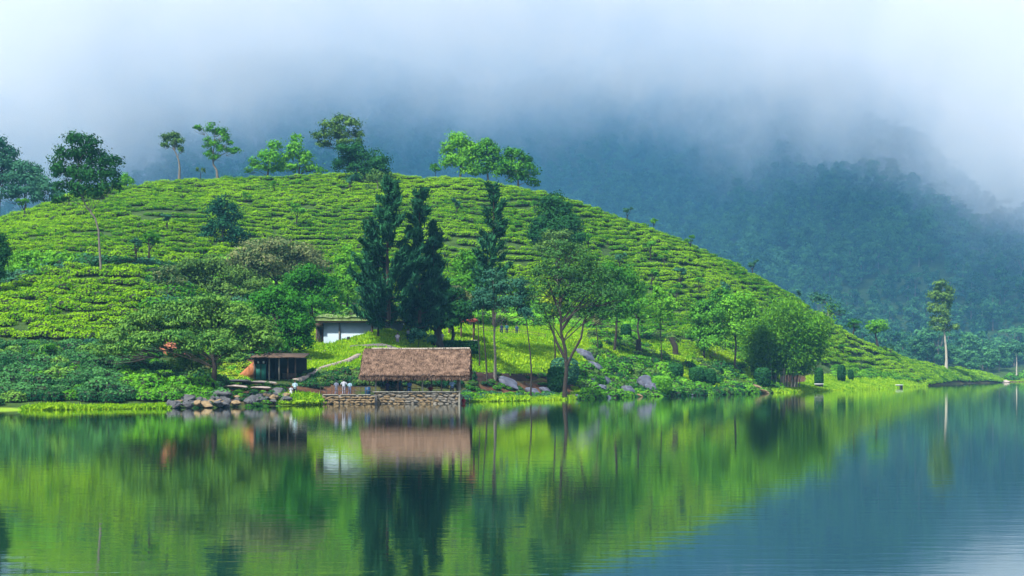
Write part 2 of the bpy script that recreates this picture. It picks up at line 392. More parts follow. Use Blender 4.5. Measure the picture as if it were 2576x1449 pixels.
def make_tree(name, label, cat, vx, D, puffs, mat, dens=1.0, leafpx=1.5, trunk=None, tr=.22, bark='bark', group=None, depth=.85, twigs=True, sub=14, spread=.24, hollow=.5, flat=.8, stems=1, base=None, limb=.3):
    """puffs: (vx, vy, rx, ry) in survey-sheet units at distance D (+ optional distance shift); stood on the ground at (vx, D)"""
    g = base if base is not None else ground(vx, D)
    t = thing(name, g, label, cat, group)
    g = np.array(g)
    P = []
    for q in puffs:
        dd = q[4] if len(q) > 4 else rng.uniform(-.35, .35) * m_of(q[2], D)
        c = np.array(at(q[0], q[1], D)); c[1] += dd; c -= g
        rx, rz = m_of(q[2], D), m_of(q[3], D)
        rx *= 1.08; rz *= 1.35
        P.append((c[0], c[1], c[2], rx, (rx + rz) * .5 * depth, rz))
    P = np.array(P)
    leaf = leafpx * D / 1407
    area = sum(math.pi * q[2] * q[3] for q in puffs) * .158
    n = int(area * 3.2 * dens / (leafpx ** 2 * .55))
    C, N, S, V = puff_leaves(P, n, leaf, sub, spread, flat, hollow=hollow)
    keep = C[:, 2] > .15
    co, f, _ = quads_from(C[keep], N[keep], S[keep])
    me = mesh_np('crown', co, f, mat, False, {'v': ('FACE', V[keep])})
    put(bpy.data.objects.new('crown', me), parent=t)
    # trunk and limbs
    mb = MB()
    cmean = (P[:, :3] * (P[:, 3:4] * P[:, 5:6])).sum(0) / (P[:, 3] * P[:, 5]).sum()
    top = cmean + np.array([0, 0, P[:, 5].mean() * .2])
    if trunk: # explicit path in sheet units
        path = [np.zeros(3) - np.array([0, 0, .5])] + [np.array(at(a, b, D)) - g for a, b in trunk]
        path = np.array(path)
    else:
        path = curve((0, 0, -.5), top, 7, rng.uniform(-.05, .05), 0, .012)
    rr = np.linspace(tr, tr * .3, len(path)); rr[0] *= 1.35
    mb.tube(path, rr, 7)
    if twigs:
        for q in P:
            # leave the trunk lower than the lobe
            zt = q[2] - q[5] * .8 - abs(q[0] - np.interp(q[2], path[:, 2], path[:, 0])) * .5
            k = int(np.clip(np.searchsorted(path[:, 2], zt), int(len(path) * .6), len(path) - 1))
            a = path[k] * .5 + path[k - 1] * .5 if zt > path[0, 2] + 1 else path[min(2, len(path) - 1)]
            cpt = q[:3] + np.array([0, 0, q[5] * .3])
            mb.tube(curve(a, cpt, 6, rng.uniform(-.08, .08), .10, .015), np.linspace(tr * limb, tr * .06, 6), 5)
            for _ in range(4):
                e = q[:3] + unit(rng.normal(size=(1, 3)))[0] * q[3:6] * .85
                mb.tube(curve(q[:3] * .6 + a * .4, e, 4, 0, -.03, .03), np.linspace(tr * .18, tr * .05, 4), 4)
    mb.build('trunk', M[bark], t, True)
    return t

def lobes(x0, x1, y0, y1, n, shape='round', r=(.22, .34), seed=0):
    """random lobes filling a crown outline (sheet units)"""
    g = np.random.default_rng(seed); cx, cy = (x0 + x1) / 2, (y0 + y1) / 2; w, h = (x1 - x0) / 2, (y1 - y0) / 2
    L_ = []
    for i in range(n):
        k = g.uniform(*r)
        a = g.uniform(0, 2 * math.pi); rad = math.sqrt(g.uniform(.05, 1)) * (1 - k)
        px, py = math.cos(a) * rad, math.sin(a) * rad
        if shape == 'umbrella': py = -(1 - k * 1.0) * math.sqrt(max(0, 1 - px * px)) + g.uniform(0, .9)
        if shape == 'cone': px *= (1 - k) * (.35 + .65 * (py + 1) / 2) / max(1 - k, .1)
        L_.append((cx + px * w, cy + py * h, k * w * (1.15 if shape == 'umbrella' else 1), k * h * (1.0 if shape != 'column' else .6)))
    return L_

# ------------------------------------------------------------------ instancing on a point set (for what nobody could count)
def scatter(name, protos, pts, rotz, scl, idx, kind='stuff', label=None, tilt=None):
    """one object: its points carry copies of small source meshes"""
    col = bpy.data.collections.new(name + '_sources')
    for p_ in protos: col.objects.link(p_)
    me = bpy.data.meshes.new(name); pts = np.asarray(pts, np.float32)
    me.vertices.add(len(pts)); me.vertices.foreach_set('co', pts.ravel())
    a = me.attributes.new('rot', 'FLOAT_VECTOR', 'POINT'); rv = np.zeros((len(pts), 3), np.float32); rv[:, 2] = rotz
    a.data.foreach_set('vector', rv.ravel())
    a = me.attributes.new('scl', 'FLOAT_VECTOR', 'POINT'); a.data.foreach_set('vector', np.asarray(scl, np.float32).ravel())
    a = me.attributes.new('pick', 'INT', 'POINT'); a.data.foreach_set('value', np.asarray(idx, np.int32))
    ob = bpy.data.objects.new(name, me)
    ng = bpy.data.node_groups.new(name, 'GeometryNodeTree')
    ng.interface.new_socket('Geometry', in_out='INPUT', socket_type='NodeSocketGeometry'); ng.interface.new_socket('Geometry', in_out='OUTPUT', socket_type='NodeSocketGeometry')
    n = ng.nodes; l = ng.links.new
    gi = n.new('NodeGroupInput'); go = n.new('NodeGroupOutput'); ip = n.new('GeometryNodeInstanceOnPoints'); ci = n.new('GeometryNodeCollectionInfo')
    ci.inputs[0].default_value = col; ci.inputs['Separate Children'].default_value = True; ci.inputs['Reset Children'].default_value = True
    def na(nm, ty):
        q = n.new('GeometryNodeInputNamedAttribute'); q.data_type = ty; q.inputs[0].default_value = nm; return q.outputs[0]
    ip.inputs['Pick Instance'].default_value = True
    l(gi.outputs[0], ip.inputs['Points']); l(ci.outputs[0], ip.inputs['Instance']); l(na('pick', 'INT'), ip.inputs['Instance Index'])
    l(na('rot', 'FLOAT_VECTOR'), ip.inputs['Rotation']); l(na('scl', 'FLOAT_VECTOR'), ip.inputs['Scale']); l(ip.outputs[0], go.inputs[0])
    md = ob.modifiers.new('scatter', 'NODES'); md.node_group = ng
    return put(ob, kind, label)

def bush_mesh(name, mat, n=260, leaf=.11, w=1.0, h=.62, flat=True, core=(.012, .03, .012), seed=1):
    """tea bush: plucked flat-topped dome of small leaves round a dark twiggy core, about 2 m across"""
    g = np.random.default_rng(seed)
    d = unit(g.normal(size=(n, 3))); d[:, 2] = np.abs(d[:, 2]) * .9 + .02
    sup = (np.abs(d) ** 2.6).sum(1, keepdims=True) ** (1 / 2.6) if flat else 1
    lump = 1 + .12 * np.sin(d[:, :1] * 7 + seed) * np.cos(d[:, 1:2] * 6)
    C = d / sup * np.array([w, w, h]) * g.uniform(.86, 1.06, (n, 1)) * lump
    C[:, 2] += .12
    N = unit(d * .8 + g.normal(size=(n, 3)) * .45 + np.array([0, 0, .3]))
    hgt = C[:, 2] / h
    V = np.clip(g.normal(.30, .17, n) + .32 * (hgt > .72), 0, 1)      # leaves near the top take the lighter tone
    co, f, _ = quads_from(C, N, leaf * g.uniform(.7, 1.3, n), .6)
    # core
    cs = []; fs = []
    rings = [(0, .0, .78), (.45, 0, .86), (.8, 0, .62), (.9, 0, .2)]
    for z, _, r in rings:
        for j in range(8): cs.append((math.cos(j * math.pi / 4) * r * w, math.sin(j * math.pi / 4) * r * w, z * h))
    for i in range(3):
        for j in range(8): fs.append((i * 8 + j, i * 8 + (j + 1) % 8, (i + 1) * 8 + (j + 1) % 8, (i + 1) * 8 + j))
    nq = len(co); co = np.concatenate([co, cs]); f = np.concatenate([f, np.array(fs) + nq])
    v = np.concatenate([V, np.zeros(len(fs))])
    mi = np.concatenate([np.zeros(len(V)), np.ones(len(fs))])
    return mesh_np(name, co, f, None, False, {'v': ('FACE', v)}, [mat, M['twig']], mi)
M['twig'] = solid('bush_twigs', (.02, .028, .014), .95, .4, 3)

# ------------------------------------------------------------------ tea on the big hill
tea_meshes = [bush_mesh('tea_bush', M['tea'], 330, .105, 1.0, .62, True, seed=s) for s in range(6)]
protos = [bpy.data.objects.new('tea_bush_source', m_) for m_ in tea_meshes]
pts, rz_, sc_, ix_ = [], [], [], []
def tea_rows(u0, u1, k_lo, k_hi, dz, pad_lo=0, pad_hi=0, size=1.25, step=1.55, seed=0, store=None, skip=None, flat_rows=None):
    g = np.random.default_rng(seed)
    du = 2.0
    us = np.arange(u0, u1, du)
    prof = []
    for u in us:
        d0, d1 = line_D(u, k_lo) + pad_lo, line_D(u, k_hi) + pad_hi
        Ds = np.arange(d0, d1, .6) if d1 > d0 else np.array([d0, d0 + .5])
        xs = (u - CX) * Ds / F
        hs = height(xs, Ds)
        hs = hs + (vnoise2(xs, Ds, 17, 41) - .5) * 2.6 + (vnoise2(xs, Ds, 6, 42) - .5) * .7
        prof.append((Ds, hs))
    zmax = max(p_[1].max() for p_ in prof)
    k = 0
    z = 0.0
    while z < zmax:
        last = None
        brk = 0
        for u, (Ds, hs) in zip(us, prof):
            if flat_rows:
                t = (z / dz + .5) / flat_rows
                if t > 1: continue
                D = Ds[0] + (Ds[-1] - Ds[0]) * t
            else:
                if z < hs.min() or z > hs.max(): last = None; continue
                j = int(np.argmax(hs >= z)); D = Ds[j]
            x = (u - CX) * D / F
            p_ = np.array([x, D])
            if last is not None and np.linalg.norm(p_ - last) < step: continue
            last = p_
            if brk > 0: brk -= 1; continue
            if g.random() < .06: brk = g.integers(0, 3)
            if skip is not None and skip(u, D): continue
            x += g.normal(0, .12); D += g.normal(0, .16)
            s = size * g.uniform(.72, 1.2)
            (pts if store is None else store).append((x, D, hz(x, D) - .12, s * g.uniform(.95, 1.2), s * g.uniform(.85, 1.1), s * g.uniform(.8, 1.25), g.uniform(0, 6.28), g.integers(0, 6)))
        z += dz * (1 + .12 * math.sin(k * 1.7))
        k += 1
        if flat_rows and k >= flat_rows: break
hill = []
path_u = lambda u, D: (abs((height(np.array((u - CX) * D / F), np.array(float(D)))) - np.interp(u, [0, 1500, 1900, 2200], [200, 200, 200, 200])) < 0)
def hill_skip(u, D):
    # a few foot paths that cut through the rows, bare worn spots
    zz = hz((u - CX) * D / F, D)
    if 900 < u < 2100 and abs(zz - (29.5 - (u - 1300) * .006)) < .35 and vnoise2(u, 0, 90, 5) > .45: return True
    if 1450 < u < 2100 and abs(zz - (22.5 - (u - 1500) * .017)) < .4: return True
    return vnoise2((u - CX) * D / F, D, 7, 77) > .93
tea_rows(-420, 2130, 7, 8, .98, -6, 7, 1.22, 1.6, 1, hill, hill_skip)
tea_rows(2130, 2525, 3, 8, 1, -1.2, 3, 1.35, 2.1, 2, hill, lambda u, D: u < 2330 and D < line_D(u, 5), 11)
tea_rows(1480, 1960, 6, 7, 1, 2, 0, 1.2, 2.2, 3, hill, lambda u, D: vnoise2((u - CX) * D / F, D, 9, 70) > .55, 3)
hill = np.array(hill)
scatter('tea_bushes_on_hill', protos, hill[:, :3], hill[:, 6], hill[:, 3:6], hill[:, 7], 'stuff', 'rows of clipped yellow green tea bushes following the contours of the round hill')

# tea on the low mound to the left: every bush its own object
mound = []
tea_rows(-60, 640, 5, 6, 1.05, 2, 1, 1.38, 2.0, 4, mound, lambda u, D: u > 560)
mound = [m_ for m_ in mound if hz(m_[0], m_[1]) > 1]
mound.sort(key=lambda m_: m_[1])
for i, m_ in enumerate(mound[:300]):
    o_ = bpy.data.objects.new('tea_bush', tea_meshes[int(m_[7])])
    o_.location = m_[:3]; o_.scale = m_[3:6]; o_.rotation_euler = (0, 0, m_[6])
    put(o_, None, 'clipped tea bush ' + ('in front rows of the low mound, ' if m_[1] < 186 else 'in middle rows of the low mound, ' if m_[1] < 198 else 'in top rows of the low mound, ') + ('left of the sapling' if m_[0] / m_[1] * F + CX < 127 else 'beside the forked trunk' if m_[0] / m_[1] * F + CX < 255 else 'right of the forked trunk'), 'tea bush', 'tea bushes on the low mound')
if len(mound) > 300:
    rest = np.array(mound[300:])
    scatter('tea_bushes_on_mound', [bpy.data.objects.new('tea_bush_source', m_) for m_ in tea_meshes], rest[:, :3], rest[:, 6], rest[:, 3:6], rest[:, 7], 'stuff', 'further rows of tea bushes on the top of the low mound')

# dark tall tea shrubs between the mound and the water
shrubs = [bush_mesh('shrub', M['tea_dark'], 620, .105, 1.0, .85, False, seed=20 + s) for s in range(5)]
shrubs += [bush_mesh('shrub', M['leaf_umbrella'], 560, .11, 1.0, .8, False, seed=40), bush_mesh('shrub', M['leaf_mid'], 560, .10, 1.0, .9, False, seed=41)]
shrub_y = [bush_mesh('shrub', M['leaf_bright'], 520, .105, 1.0, .8, False, seed=30 + s) for s in range(3)]
cnt = 0
for D in np.arange(136.2, 172, 2.35):
    u = -60 + (D * 37) % 40
    while u < 560:
        D_ = D + (u - 250) * .006 + rng.normal(0, .35)
        if D_ < line_D(u, 3) + .8 or D_ > line_D(u, 5) - .5 or (u > 400 and D_ > 158): u += 45; continue
        yellow = 325 < u < 520 and D_ < 153 + (u - 325) * .02 and vnoise2(u, D_ * 20, 70, 9) > .2
        m_ = random.choice(shrub_y if yellow else shrubs)
        x = (u - CX) * D_ / F
        s = rng.uniform(.85, 1.75)
        w_ = (' near the umbrella shaped tree' if u > 440 else ' further left')
        o_ = bpy.data.objects.new('shrub', m_); o_.location = (x, D_, hz(x, D_) - .15); o_.scale = (s * rng.uniform(1, 1.3), s, s * rng.uniform(.85, 1.25)); o_.rotation_euler = (0, 0, rng.uniform(0, 6.28))
        if yellow: put(o_, None, 'bright green shrub low on the slope above the rubble bank,' + w_, 'shrub', 'bright shrubs above the shore rocks')
        else: put(o_, None, 'dark green shrub ' + ('just above the grassy water edge, ' if D_ < 143 else 'halfway up the shrubby slope, ' if D_ < 154 else 'high on the shrubby slope, ') + ('left of the round headed sapling' if u < 128 else 'below the red earth scar' if u < 240 else 'left of the umbrella shaped tree'), 'shrub', 'dark shrubs along the left shore')
        u += rng.uniform(38, 56)

# ------------------------------------------------------------------ trees along the crest of the hill
def crestD(u, off=6): return float(line_D(u, 8) + off)
make_tree('tree', 'small slender tree with a single round tuft standing alone on the hill crest', 'tree', 450, crestD(450, 3),
          [(428, 352, 20, 16), (446, 362, 17, 14), (414, 368, 12, 9), (440, 342, 12, 8), (456, 378, 9, 8)], M['leaf_olive'], .8, 1.2, [(452, 425), (450, 405), (444, 388), (434, 370)], .3, 'bark_grey', sub=6)
make_tree('tree', 'taller open tree with several separate leafy tufts on the hill crest', 'tree', 548, crestD(548, 3),
          [(542, 330, 24, 16), (562, 345, 18, 13), (500, 324, 14, 8), (530, 362, 22, 13), (560, 378, 20, 12), (592, 382, 18, 9), (528, 388, 15, 10), (545, 398, 16, 8), (576, 362, 10, 8)], M['leaf_mid'], .75, 1.2,
          [(545, 428), (537, 415), (535, 400), (537, 380), (542, 350)], .3, 'bark_grey', sub=6)
make_tree('sapling', 'tiny two headed sapling beside the open tuft tree on the crest', 'sapling', 505, crestD(505, 2), [(498, 428, 5, 5), (511, 430, 5, 6)], M['leaf_olive'], .8, 1.1, None, .1)
make_tree('tree', 'small bright green bush tree peeking over the crest beside the big two topped tree', 'tree', 320, crestD(320, 5), [(318, 452, 17, 14), (308, 462, 12, 10), (332, 462, 10, 8)], M['leaf_bright'], 1, 1.3, None, .2)
make_tree('tree', 'bright green spreading tree on the crest, the left of the bright pair', 'tree', 672, crestD(672, 6),
          [(690, 372, 20, 16), (665, 395, 20, 15), (640, 412, 14, 12), (682, 405, 26, 20), (700, 425, 26, 14), (655, 425, 18, 10), (625, 430, 10, 6)], M['leaf_bright'], .8, 1.4, None, .3)
make_tree('tree', 'bright green peaked tree on the crest beside the dark leaning tree', 'tree', 750, crestD(750, 6),
          [(748, 355, 14, 14), (745, 382, 25, 18), (725, 400, 22, 16), (765, 405, 26, 18), (735, 425, 26, 12), (785, 425, 28, 10), (808, 430, 14, 6)], M['leaf_bright'], .8, 1.4, None, .3)
make_tree('tree', 'dark olive tree leaning left over the crest with a broad high crown', 'tree', 905, crestD(905, 5),
          [(855, 305, 22, 14), (830, 322, 28, 15), (885, 318, 28, 14), (805, 345, 24, 13), (850, 340, 30, 14), (895, 340, 22, 14), (815, 362, 22, 10), (870, 362, 22, 10), (905, 365, 14, 12)], M['leaf_olive'], .85, 1.3,
          [(900, 425), (885, 400), (868, 375), (858, 340)], .4, 'bark', sub=8)
make_tree('tree', 'dark dense tree with a low crown spilling in front of the crest line', 'tree', 905, crestD(905, -7),
          [(870, 385, 26, 20), (900, 395, 34, 24), (945, 405, 34, 22), (865, 418, 26, 20), (905, 425, 36, 20), (950, 432, 34, 18), (920, 450, 30, 16), (885, 462, 26, 14)], M['leaf_dark'], .9, 1.3, None, .4)
make_tree('tree', 'thin bare brown branched tree against the rows below the dark crest tree', 'tree', 950, crestD(950, -14),
          [(945, 450, 26, 16), (968, 470, 20, 16), (930, 478, 18, 12)], M['leaf_olive'], .35, 1.2, None, .2, 'bark_grey')
for lab, vx, pf in (
    ('tall rounded bright green tree on the crest, leftmost of its group of three', 1155, [(1150, 358, 30, 20), (1128, 380, 22, 18), (1165, 378, 32, 22), (1190, 375, 22, 18), (1135, 408, 24, 20), (1165, 412, 34, 20), (1195, 402, 22, 16), (1178, 435, 28, 12)]),
    ('middle bright green tree of the three on the right side of the crest', 1228, [(1225, 368, 22, 16), (1215, 388, 22, 16), (1238, 392, 22, 18), (1225, 415, 30, 18), (1205, 432, 26, 12), (1245, 430, 24, 14)]),
    ('rightmost bright green tree of the three on the crest, sloping down to the rows', 1305, [(1290, 392, 26, 16), (1268, 408, 22, 16), (1318, 408, 22, 14), (1290, 425, 34, 20), (1330, 430, 22, 18), (1265, 440, 24, 16), (1310, 450, 34, 16), (1340, 462, 16, 12)])):
    make_tree('tree', lab, 'tree', vx, crestD(vx, 7), pf, M['leaf_bright'] if vx < 1200 else M['leaf_mid'], .9, 1.35, None, .35, 'bark_grey')
make_tree('shrub', 'small round green shrub on the crest just left of the three bright trees', 'shrub', 1095, crestD(1095, 3), [(1093, 424, 12, 9), (1102, 428, 8, 6)], M['leaf_mid'], 1, 1.2, None, .1)
# far left behind the slope
for lab, vx, D, pf in (
    ('hazy blue green tree at the far left edge, highest behind the tea slope', -10, 355, [(0, 375, 26, 22), (20, 395, 26, 20), (-20, 400, 34, 26), (10, 420, 34, 22), (35, 425, 24, 18), (0, 455, 44, 26)]),
    ('hazy low tree behind the left slope beside the big two topped tree', 75, 352, [(60, 425, 26, 16), (88, 432, 22, 14), (45, 450, 30, 20), (80, 458, 34, 20), (110, 470, 24, 16), (60, 485, 44, 18), (20, 490, 30, 18)]),
    ('hazy tree half hidden behind the dark two topped tree at the left', 130, 350, [(120, 480, 26, 20), (150, 500, 24, 16), (100, 500, 26, 14)])):
    make_tree('tree', lab, 'tree', vx, D, pf, M['leaf_blue'], .9, 1.4, None, .35)
# ------------------------------------------------------------------ trees on the slope
make_tree('tree', 'tall dark two topped tree with a forked pale trunk at the left', 'tree', 255, 207,
          [(185, 360, 28, 24), (232, 368, 24, 24), (165, 400, 30, 24), (205, 398, 34, 26), (248, 405, 30, 26), (285, 410, 24, 16), (150, 435, 24, 22), (190, 442, 38, 26), (235, 448, 36, 28), (278, 442, 26, 18), (170, 475, 30, 20), (215, 485, 34, 22), (255, 485, 26, 22), (295, 470, 14, 18), (150, 505, 22, 12)],
          M['leaf_dark'], .75, 1.5, [(255, 690), (250, 620), (248, 580), (240, 550), (215, 515), (200, 480), (198, 440), (195, 400)], .2, 'bark_grey', sub=16)
make_tree('tree', 'short blurred blue green tree on the slope above the blossoming tree', 'tree', 560, 262,
          [(562, 518, 24, 20), (540, 540, 26, 22), (582, 545, 26, 22), (560, 570, 36, 26), (528, 590, 26, 20), (595, 592, 28, 22), (560, 615, 40, 22)], M['needle'], .75, 1.4, None, .25)
make_tree('tree', 'dark dense cone shaped tree on the slope right of the pines', 'tree', 1400, 268,
          [(1395, 505, 24, 16), (1380, 528, 34, 20), (1415, 530, 32, 20), (1395, 555, 44, 22), (1360, 572, 32, 20), (1432, 575, 32, 22), (1400, 595, 52, 26), (1350, 600, 26, 16), (1450, 605, 26, 18), (1380, 625, 40, 18), (1430, 630, 40, 18)], M['leaf_dark'], 1.1, 1.35, None, .35)
make_tree('tree', 'pale olive tree in front of the dark cone shaped tree', 'tree', 1405, 258,
          [(1385, 600, 24, 16), (1420, 595, 22, 14), (1400, 625, 34, 18), (1440, 630, 26, 16), (1365, 628, 22, 16)], M['leaf_olive'], .6, 1.3, None, .25, 'bark_grey')
make_tree('tree', 'broad tree with buff blossom covering its crown below the slope rows', 'tree', 700, 222,
          [(640, 635, 40, 22), (700, 625, 44, 22), (760, 640, 40, 22), (600, 660, 40, 24), (660, 660, 50, 26), (725, 660, 50, 26), (790, 665, 30, 22), (620, 690, 44, 24), (690, 695, 56, 28), (760, 695, 44, 24)], M['leaf_blossom'], .95, 1.35, None, .4)
make_tree('tree', 'olive green tree left of and below the blossoming tree', 'tree', 520, 205,
          [(480, 675, 36, 20), (540, 680, 40, 24), (600, 700, 40, 24), (440, 695, 36, 20), (500, 710, 44, 26), (560, 725, 44, 26), (420, 715, 26, 20), (470, 740, 40, 20), (640, 725, 36, 26), (620, 750, 40, 20)], M['leaf_olive'], .95, 1.35, None, .35)
make_tree('tree', 'yellowish tree with thin foliage between the low mound and the olive tree', 'tree', 430, 200, [(425, 690, 26, 18), (405, 700, 18, 14), (445, 712, 26, 18), (415, 730, 26, 16)], M['leaf_blossom'], .6, 1.3, None, .2)
make_tree('tree', 'bright green tree right of the blossoming tree and left of the pines', 'tree', 872, 228,
          [(875, 640, 18, 16), (862, 662, 22, 18), (890, 662, 20, 18), (872, 690, 28, 20), (855, 715, 24, 18), (890, 720, 26, 22), (870, 750, 34, 22)], M['leaf_bright'], 1, 1.4, None, .25)
make_tree('tree', 'round dark green tree directly behind the white walled house', 'tree', 785, 208,
          [(780, 695, 36, 20), (740, 710, 30, 22), (820, 712, 30, 22), (775, 735, 46, 28), (730, 745, 30, 24), (830, 745, 28, 24), (790, 770, 44, 24)], M['leaf_deep'], 1.15, 1.4, None, .4)
make_tree('tree', 'dense dark green tree shading the green door shed', 'tree', 695, 176,
          [(690, 745, 34, 22), (660, 765, 36, 26), (720, 765, 36, 26), (690, 795, 46, 30), (640, 800, 30, 26), (748, 795, 32, 28), (760, 830, 28, 28), (715, 835, 46, 30), (665, 840, 40, 28), (735, 868, 44, 24), (690, 870, 40, 24), (768, 862, 20, 22), (645, 880, 28, 14, -14), (690, 882, 32, 14, -14), (742, 878, 30, 15, -14), (715, 890, 26, 9, -14)], M['leaf_deep'], 1.2, 1.5, None, .4)
make_tree('tree', 'wide umbrella shaped tree leaning over the left shore', 'tree', 537, 152,
          [(470, 770, 50, 18), (530, 765, 50, 18), (420, 785, 46, 20), (580, 785, 48, 20), (370, 805, 44, 20), (480, 800, 56, 22), (630, 815, 46, 22), (550, 810, 56, 24), (325, 830, 44, 20), (420, 825, 54, 22), (665, 845, 38, 24), (600, 845, 50, 24), (290, 858, 36, 20), (350, 862, 34, 16), (640, 875, 44, 22), (520, 845, 46, 22), (690, 870, 20, 20), (560, 870, 34, 16), (285, 885, 26, 20), (330, 885, 34, 18, -3), (400, 868, 44, 22, -4), (460, 862, 50, 24, -4), (500, 880, 36, 18, -4), (590, 885, 44, 22, -4), (610, 905, 34, 14, -4), (560, 860, 40, 20, -4), (250, 890, 22, 18)],
          M['leaf_umbrella'], 1.0, 1.5, [(538, 960), (540, 925), (535, 895), (540, 865), (530, 830)], .36, 'bark', sub=20, flat=.6, spread=.22, limb=.13)
make_tree('tree', 'lower boughs of dark foliage on the small tree under the umbrella tree', 'tree', 505, 155,
          [(480, 900, 38, 18), (520, 920, 34, 16), (450, 920, 34, 18), (500, 945, 30, 14), (470, 880, 30, 12), (440, 895, 26, 14)], M['leaf_umbrella'], .9, 1.45, None, .2)
make_tree('tree', 'dark tree cut by the left edge of the view beside the bright hollow', 'tree', -15, 200, [(-10, 610, 26, 24), (-5, 650, 30, 26), (-15, 690, 30, 26), (5, 630, 20, 20)], M['leaf_dark'], 1, 1.4, None, .3)
make_tree('sapling', 'pale blue green sapling in front of the red bank at the left', 'sapling', 225, 168, [(215, 868, 16, 12), (228, 880, 18, 14), (212, 892, 14, 10), (235, 862, 10, 8)], M['leaf_blue'], 1, 1.5, None, .12)
make_tree('sapling', 'small round headed sapling poking out of the dark shrubs', 'sapling', 128, 160, [(128, 878, 16, 10), (120, 888, 10, 7)], M['leaf_mid'], 1, 1.5, None, .1, 'bark_pale')
make_tree('sapling', 'thin pale stemmed sapling on the low tea mound', 'sapling', 127, 186, [(127, 760, 8, 10), (124, 780, 8, 8), (130, 800, 6, 8)], M['leaf_mid'], .7, 1.4, None, .08, 'bark_pale')
# bright hollow on the far left
for i, (vx, D, y) in enumerate([(30, 216, 655), (62, 217, 650), (95, 218, 648), (130, 219, 650), (165, 219, 655), (50, 212, 680), (90, 213, 672), (125, 213, 668), (12, 213, 690), (195, 219, 658)]):
    make_tree('banana_plant', 'bright green leafy plant in the hollow behind the low tea mound', 'plant', vx, D, [(vx, y, 20, 14), (vx + 8, y + 12, 18, 14), (vx - 8, y + 20, 18, 12)], M['leaf_bright'], .9, 1.6, None, .12, group='bright plants in the hollow')
# mid right
make_tree('tree', 'bright green bushy tree left of the bare barked pine', 'tree', 1185, 222,
          [(1180, 655, 26, 18), (1160, 680, 26, 20), (1205, 680, 28, 20), (1180, 710, 36, 22), (1215, 715, 26, 20), (1155, 720, 24, 20), (1190, 745, 36, 20)], M['leaf_mid'], 1, 1.4, None, .3)
make_tree('tree', 'rounded tree with buff flowering top beside the red roofed gazebo', 'tree', 1135, 190,
          [(1140, 738, 28, 16), (1115, 752, 24, 18), (1165, 755, 24, 18)], M['leaf_blossom'], 1, 1.4, None, .3)
make_tree('tree', 'dark many stemmed fig tree behind the thatched roof', 'tree', 1105, 188,
          [(1140, 745, 34, 16), (1100, 745, 26, 16), (1180, 775, 20, 14), (1060, 825, 22, 14), (1110, 785, 38, 22), (1150, 785, 36, 22), (1075, 800, 30, 24), (1120, 810, 40, 20), (1165, 800, 24, 16), (1090, 765, 26, 18)], M['leaf_dark'], 1.1, 1.4, [(1100, 850), (1104, 820), (1110, 790)], .75, 'bark')
make_tree('tree', 'blue green airy tree on two thin stems right of the gazebo', 'tree', 1245, 184,
          [(1240, 700, 30, 18), (1215, 745, 28, 18), (1262, 735, 32, 20), (1300, 720, 28, 18), (1240, 775, 32, 18), (1285, 765, 34, 20), (1320, 750, 24, 20), (1205, 770, 20, 14), (1315, 785, 24, 16)], M['leaf_blue'], .75, 1.35,
          [(1246, 900), (1243, 850), (1246, 800), (1250, 750)], .2, 'bark_grey')
make_tree('tree', 'slender leaning tree with a small tuft at the water edge right of the pavilion', 'tree', 1335, 179.5,
          [(1322, 785, 18, 8), (1330, 795, 12, 6), (1312, 790, 10, 6)], M['leaf_blue'], .9, 1.35, [(1335, 985), (1337, 940), (1334, 890), (1328, 840), (1322, 790)], .15, 'bark', twigs=False)
make_tree('tree', 'thin straight stemmed tree close beside the right end of the thatched roof', 'tree', 1222, 182,
          [(1215, 750, 20, 14), (1225, 765, 16, 12), (1205, 762, 14, 10)], M['leaf_blue'], .8, 1.35, [(1226, 960), (1222, 900), (1217, 840), (1214, 790), (1216, 760)], .13, 'bark', twigs=False)
make_tree('tree', 'thin dark stem tree rising just behind the right roof corner', 'tree', 1205, 186, [(1200, 770, 16, 12), (1210, 760, 14, 10)], M['leaf_blue'], .8, 1.35, [(1207, 900), (1204, 850), (1202, 790)], .11, 'bark', twigs=False)
make_tree('tree', 'large open crowned tree at the water edge with many fine dark boughs', 'tree', 1420, 183.5,
          [(1405, 618, 30, 14), (1440, 628, 26, 14), (1400, 650, 40, 24), (1450, 660, 40, 26), (1370, 690, 36, 26), (1420, 695, 46, 28), (1480, 690, 42, 28), (1520, 705, 34, 26), (1360, 735, 34, 26), (1410, 745, 40, 26), (1465, 745, 44, 28), (1520, 750, 40, 28), (1555, 740, 24, 22), (1380, 780, 34, 20), (1435, 790, 40, 20), (1490, 790, 40, 22), (1540, 790, 30, 22), (1370, 810, 24, 16)],
          M['leaf_mid_dark'], .36, 1.3, [(1421, 975), (1425, 930), (1422, 880), (1412, 840), (1410, 790), (1408, 740), (1405, 690)], .32, 'bark', sub=20, spread=.2)
mb = MB(); g0 = np.array(ground(1420, 183.5))
for pth in ([(1424, 925), (1440, 890), (1462, 850), (1468, 810), (1490, 770), (1515, 735)], [(1420, 900), (1400, 860), (1385, 820), (1370, 780)], [(1413, 830), (1440, 790), (1470, 750), (1500, 700)], [(1410, 790), (1390, 740), (1375, 700)], [(1410, 760), (1430, 720), (1450, 670)]):
    P_ = np.array([at(a_, b_, 183.5) for a_, b_ in pth]) ; mb.tube(P_, np.linspace(.22, .06, len(P_)), 6)
tr_ = [o for o in COL.objects if o.get('label', '').startswith('large open crowned')][0]
P_off = g0
bo = mb.build('bough', M['bark'], tr_, True); bo.location = -Vector(g0)
